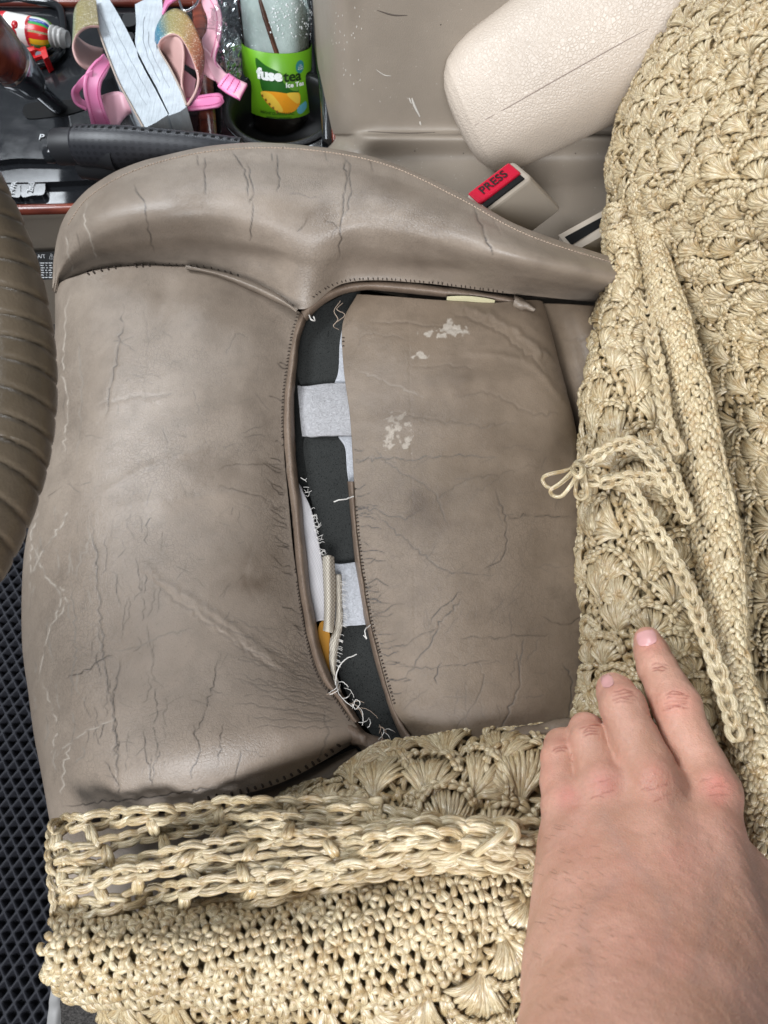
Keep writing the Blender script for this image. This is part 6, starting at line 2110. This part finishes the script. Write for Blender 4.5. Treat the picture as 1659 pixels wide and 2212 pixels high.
for S, a_, b_ in ((S1, [(430, 0), (520, 230), (620, 430), (720, 590)], [(505, 0), (600, 190), (700, 380), (780, 545)]), (S2, [(660, 20), (662, 200), (720, 360), (820, 535)], [(755, 40), (720, 190), (790, 350), (870, 505)])):
    for f in (.3, .7):
        q = cr(np.array(a_, float) * (1 - f) + np.array(b_, float) * f, 30) * K
        q = q[int(RNG.integers(0, 8)):int(RNG.integers(20, 30))]
        w_ = np.array([P(x, y, zs + .0002) for x, y in q]); w_[:, 0] += .0004 * np.sin(np.arange(len(w_)) * 1.3 + f * 9)
        mb = MB(); add_tube(mb, w_, RNG.uniform(.0003, .0005), 5, flat=.5); mb.build('tread_groove', MATS['sole_groove'], S)
# gold strap of the first sandal
near = kp([(470, 125), (420, 128), (380, 150), (352, 195), (350, 245), (375, 300), (430, 335), (495, 335)], [-.006, -.004, -.003, -.004, -.008, -.014, -.022, -.03])
far = kp([(455, -5), (415, -4), (380, 8), (358, 45), (352, 100), (362, 170), (420, 215), (490, 235)], [-.012, -.010, -.010, -.012, -.018, -.03, -.04, -.045])
ribbon('toe_strap', near, far, [MATS['gold_glitter'], MATS['lining_nude']], S1)
# pink ankle strap of the first sandal
ea = kp([(490, 256), (440, 300), (400, 360), (396, 430), (414, 510), (440, 614)], [-.010, -.006, -.004, -.006, -.014, -.03])
eb = kp([(528, 300), (505, 350), (482, 390), (478, 450), (500, 530), (535, 616)], [-.018, -.012, -.010, -.012, -.02, -.036])
o = ribbon('ankle_strap', ea, eb, [MATS['pink_strap']], S1, bow=.001)
seam_line([(482, 278), (440, 320), (412, 380), (410, 440), (430, 520), (456, 600)], o.name, o)
seam_line([(515, 305), (490, 350), (468, 395), (464, 455), (486, 530), (520, 606)], o.name, o)
ribbon('heel_strap', kp([(480, 455), (530, 440), (580, 440), (620, 480), (640, 520)], [-.022] * 5), kp([(520, 616), (560, 600), (580, 570), (600, 545), (625, 530)], [-.034] * 5), [MATS['pink_lining']], S1)
ribbon('velcro_strap', kp([(440, 330), (395, 360), (355, 405), (342, 445), (360, 490), (410, 520)], [-.004, -.004, -.006, -.010, -.016, -.02]), kp([(436, 375), (410, 398), (385, 420), (372, 440), (384, 470), (416, 490)], [-.008, -.008, -.010, -.016, -.024, -.03]), [MATS['velcro'], MATS['pink_strap']], S1)
# rainbow strap of the second sandal
ea = kp([(738, 200), (742, 140), (775, 78), (830, 46), (885, 70), (930, 145), (962, 235), (962, 330), (945, 430), (900, 498)], [-.012, -.010, -.008, -.006, -.004, -.002, -.002, -.004, -.010, -.018])
eb = kp([(752, 215), (765, 190), (792, 172), (826, 164), (860, 185), (898, 250), (928, 330), (940, 380), (925, 440), (888, 500)], [-.006, -.003, .000, .002, .003, .004, .004, .002, -.004, -.012])
ribbon('toe_strap', ea, eb, [MATS['rainbow_glitter'], MATS['lining_nude']], S2, 80)
ribbon('strap_lining', kp([(752, 215), (768, 190), (794, 174), (828, 167), (860, 190), (872, 240), (868, 320), (862, 400), (884, 500)], [-.006, -.004, -.002, .0, .0, -.004, -.01, -.015, -.02]), kp([(760, 260), (780, 270), (800, 300), (820, 340), (835, 370), (845, 400), (855, 430), (865, 460), (880, 500)], [-.03] * 9), [MATS['lining_nude']], S2)
ribbon('strap_lining', kp([(868, 330), (862, 390), (868, 440), (884, 500)], [-.03] * 4), kp([(930, 380), (925, 400), (920, 440), (895, 505)], [-.03] * 4), [MATS['pink_lining']], S2)
# pink ankle strap of the second sandal
ea = kp([(772, 70), (800, 20), (860, -20), (940, -60), (1010, -20), (1048, 60), (1046, 170), (1020, 290), (1072, 350), (1172, 400)], [-.012, -.010, -.008, -.010, -.014, -.016, -.018, -.020, -.018, -.012])
eb = kp([(775, 35), (795, -10), (850, -55), (940, -100), (960, 20), (985, 90), (982, 150), (960, 215), (1020, 380), (1135, 472)], [-.02, -.018, -.016, -.018, -.022, -.022, -.026, -.03, -.018, -.012])
o = ribbon('ankle_strap', ea, eb, [MATS['pink_lining'], MATS['pink_strap']], S2, 90)
seam_line([(1000, 0), (1030, 70), (1030, 170), (1004, 285)], o.name, o)
ribbon('heel_strap', kp([(855, 230), (900, 215), (960, 215), (1020, 285), (1070, 350)], [-.022] * 5), kp([(868, 300), (920, 330), (965, 350), (1000, 375), (1040, 392)], [-.03] * 5), [MATS['pink_lining']], S2)
o = ribbon('strap_end', kp([(1085, 350), (1120, 375), (1172, 402)], [-.014] * 3), kp([(1032, 410), (1080, 445), (1135, 474)], [-.014] * 3), [MATS['pink_strap']], S2, bow=.0012)
for k in range(3): seam_line([(1085 + k * 26, 362 + k * 14), (1045 + k * 30, 418 + k * 20)], o.name, o)
o = ribbon('strap_tab', kp([(880, 470), (940, 458), (1000, 448), (1040, 446), (1058, 462)], [-.028] * 5), kp([(878, 526), (940, 522), (1000, 514), (1040, 506), (1058, 484)], [-.030] * 5), [MATS['pink_strap']], S2, bow=.0012)
seam_line([(890, 482), (950, 470), (1010, 462), (1044, 466), (1044, 488), (1000, 502), (940, 508), (890, 512)], o.name, o)
mb = MB(); w_ = cr(np.array([P(x * K, y * K, z) for x, y, z in ((850, 5, .0), (866, 45, .002), (890, 50, .002), (930, 20, .0), (945, -20, -.004))]), 24)
mat('buckle_steel', (.6, .6, .62), .2, .5, 1.0); add_tube(mb, w_, .0012, 8); mb.build('strap_buckle', MATS['buckle_steel'], S2)

# ================================================================== small sweet bottle and red toy
A_ = P(26, 62, ZP + .020); B_ = P(112, 78, ZP + .016); C_ = P(142, 72, ZP + .030)
SWT = empty('candy_bottle', P(70, 90, ZP), 'small bottle with red and rainbow printed wrap lying in the tray', 'bottle')
axc = B_ - A_; Lc = np.linalg.norm(axc); axc /= Lc
f2 = CAM - A_; f2 -= axc * (f2 @ axc); f2 /= np.linalg.norm(f2); s2_ = np.cross(axc, f2)
def cc(h, th, r): return A_ + axc * h + (math.cos(th) * f2 + math.sin(th) * s2_) * r
RC = .0145
m = mat('candy_wrap', (1, 1, 1), .25, .5); t = NT(m); tc = t.n('ShaderNodeTexCoord'); t.tc = tc; sp_ = t.n('ShaderNodeSeparateXYZ'); t.l(tc.outputs['UV'], sp_.inputs[0])
main = t.ramp(sp_.outputs[0], [(0.0, (.55, .01, .02)), (.44, (.60, .012, .02)), (.46, (.75, .72, .68)), (.60, (.75, .70, .66)), (.62, (.62, .03, .02)), (1.0, (.62, .03, .02))])
for n_ in [x for x in t.t.nodes if x.type == 'VALTORGB']: n_.color_ramp.interpolation = 'CONSTANT'
rb = t.ramp(t.math('FRACT', t.math('MULTIPLY', sp_.outputs[1], 3.2)), [(0, (.65, .02, .02)), (.2, (.75, .50, .02)), (.4, (.05, .32, .05)), (.6, (.72, .70, .68)), (.75, (.03, .06, .30)), (.9, (.05, .35, .08))])
for n_ in [x for x in t.t.nodes if x.type == 'VALTORGB']: n_.color_ramp.interpolation = 'CONSTANT'
t.color(t.mix(t.math('GREATER_THAN', sp_.outputs[0], .64), main, rb))
prof = [(-.012, .004), (-.012, .010), (-.010, .0135), (-.006, RC), (.0, RC), (Lc * .5, RC), (Lc * .75, RC), (Lc * .92, .0130), (Lc * 1.02, .0095)]
th = np.linspace(0, 2 * np.pi, 40, endpoint=False)
pr = cr(np.array(prof), 40)
mb = MB(); add_grid(mb, np.array([[cc(h, a, r) for a in th] for h, r in pr]), closed_v=True); WR = mb.build('wrapper', MATS['candy_wrap'], SWT)
mat('frosted_plastic', (0.62, 0.60, 0.58), .3, .5, 0, Transmission_Weight=.35)
prof = [(Lc * 1.0, .0098), (Lc * 1.02, .0102), (Lc * 1.06, .0102), (Lc * 1.08, .0086), (Lc * 1.12, .0086), (Lc * 1.13, .0100), (Lc * 1.17, .0100), (Lc * 1.19, .0084), (Lc * 1.24, .0084), (Lc * 1.25, .0092), (Lc * 1.29, .0092), (Lc * 1.30, .0078), (Lc * 1.40, .0076), (Lc * 1.41, .0060), (Lc * 1.20, .0058), (Lc * 1.2, .0005)]
mb = MB(); add_grid(mb, np.array([[cc(h, a, r) for a in th] for h, r in prof]), closed_v=True); mb.build('bottle_neck', MATS['frosted_plastic'], SWT)
tx = bpy.data.curves.new('t', 'FONT')
for body, hh, sz, mt in (('EXTINGUISHER', Lc * .52, .0042, 'buckle_red'),):
    c = bpy.data.curves.new('wrapper_text', 'FONT'); c.body = body; c.size = sz; c.align_x = 'CENTER'; c.align_y = 'CENTER'; c.resolution_u = 2; c.offset = .0002
    o = bpy.data.objects.new('wrapper_text', c); COL.objects.link(o)
    me = bpy.data.meshes.new_from_object(o.evaluated_get(bpy.context.evaluated_depsgraph_get())); bpy.data.objects.remove(o)
    v = np.zeros(len(me.vertices) * 3); me.vertices.foreach_get('co', v); v = v.reshape(-1, 3)
    p = np.array([cc(hh + q[1], q[0] / RC + .1, RC + .0004) for q in v]); me.vertices.foreach_set('co', p.ravel()); me.materials.clear(); me.materials.append(MATS[mt])
    link('wrapper_text', me, None, WR, False)
mat('cherry_red', (.45, .006, .012), .2, .6)
for (h, a, r) in ((Lc * .18, .25, .0048), (Lc * .24, -.30, .0042)):
    c = cc(h, a, RC - .0016); n_ = math.cos(a) * f2 + math.sin(a) * s2_; s1 = np.cross(axc, n_)
    g = [[c + n_ * (.0030 * math.cos(q)) + (axc * math.cos(w2) + s1 * math.sin(w2)) * r * math.sin(q) for w2 in np.linspace(0, 6.283, 20, endpoint=False)] for q in np.linspace(.02, 1.57, 8)]
    mb = MB(); add_grid(mb, np.array(g)[:, ::-1], closed_v=True); mb.build('cherry_print', MATS['cherry_red'], WR)
TOY = empty('toy_car', P(78, 122, ZP), 'small red plastic toy with a wheel under the candy bottle', 'toy')
mat('toy_red', (.55, .012, .015), .25, .5); mat('toy_grey', (.30, .34, .40), .3, .5)
def tb(name, pts, z, th_, mt, bv=.001):
    mb = MB(); add_prism(mb, [P(x * K, y * K, z) for x, y in pts], (0, 0, -th_)); o = mb.build(name, MATS[mt], TOY, False); bevel(o, bv, 2); return o
tb('toy_body', [(112, 232), (150, 222), (196, 232), (200, 262), (150, 280), (118, 262)], ZP + .012, .012, 'toy_red')
tb('toy_bumper', [(190, 225), (214, 218), (228, 268), (206, 282), (196, 262)], ZP + .015, .014, 'toy_red')
tb('toy_roof', [(120, 228), (160, 218), (164, 236), (124, 248)], ZP + .016, .006, 'toy_red')
mb = MB(); c = P(188 * K, 265 * K, ZP + .008); d = ray(188 * K, 265 * K); d = -d / np.linalg.norm(d)
add_tube(mb, [c + d * .002, c + d * .006], .0042, 16, up=(0, 1, 0)); mb.build('toy_wheel', MATS['toy_grey'], TOY)

# ================================================================== crumpled clear film by the bottle
m = bpy.data.materials.new('clear_film'); m.use_nodes = True; nt = m.node_tree; nt.nodes.clear(); MATS['clear_film'] = m
ou_ = nt.nodes.new('ShaderNodeOutputMaterial'); mx = nt.nodes.new('ShaderNodeMixShader'); tr = nt.nodes.new('ShaderNodeBsdfTransparent'); gl = nt.nodes.new('ShaderNodeBsdfGlossy')
gl.inputs['Roughness'].default_value = .12; mx.inputs[0].default_value = .30; gl.inputs['Color'].default_value = (.9, .93, .95, 1)
nt.links.new(tr.outputs[0], mx.inputs[1]); nt.links.new(gl.outputs[0], mx.inputs[2]); nt.links.new(mx.outputs[0], ou_.inputs[0])
net = rows([[(450, -30, -.03), (480, -30, -.012), (505, -30, -.02), (530, -30, -.03)], [(436, 30, -.03), (470, 36, -.006), (500, 30, -.02), (520, 30, -.03)], [(450, 90, -.035), (478, 92, -.01), (505, 90, -.02), (520, 90, -.035)], [(462, 150, -.045), (485, 150, -.02), (510, 150, -.03), (525, 150, -.04)], [(470, 205, -.055), (490, 205, -.045), (510, 205, -.05), (525, 205, -.055)]])
g = orient(netgrid(net, 46, 26)); fr_ = np.random.default_rng(2)
rid = np.abs(fbm(g, 95, 5, 3)); g = g + gridnormals(g) * (.010 * rid - .004)[..., None]
mb = MB(); add_grid(mb, g); o = mb.build('plastic_film', MATS['clear_film'], None, False)
tag(o, 'crumpled clear plastic film between the sandals and the bottle', 'plastic film')
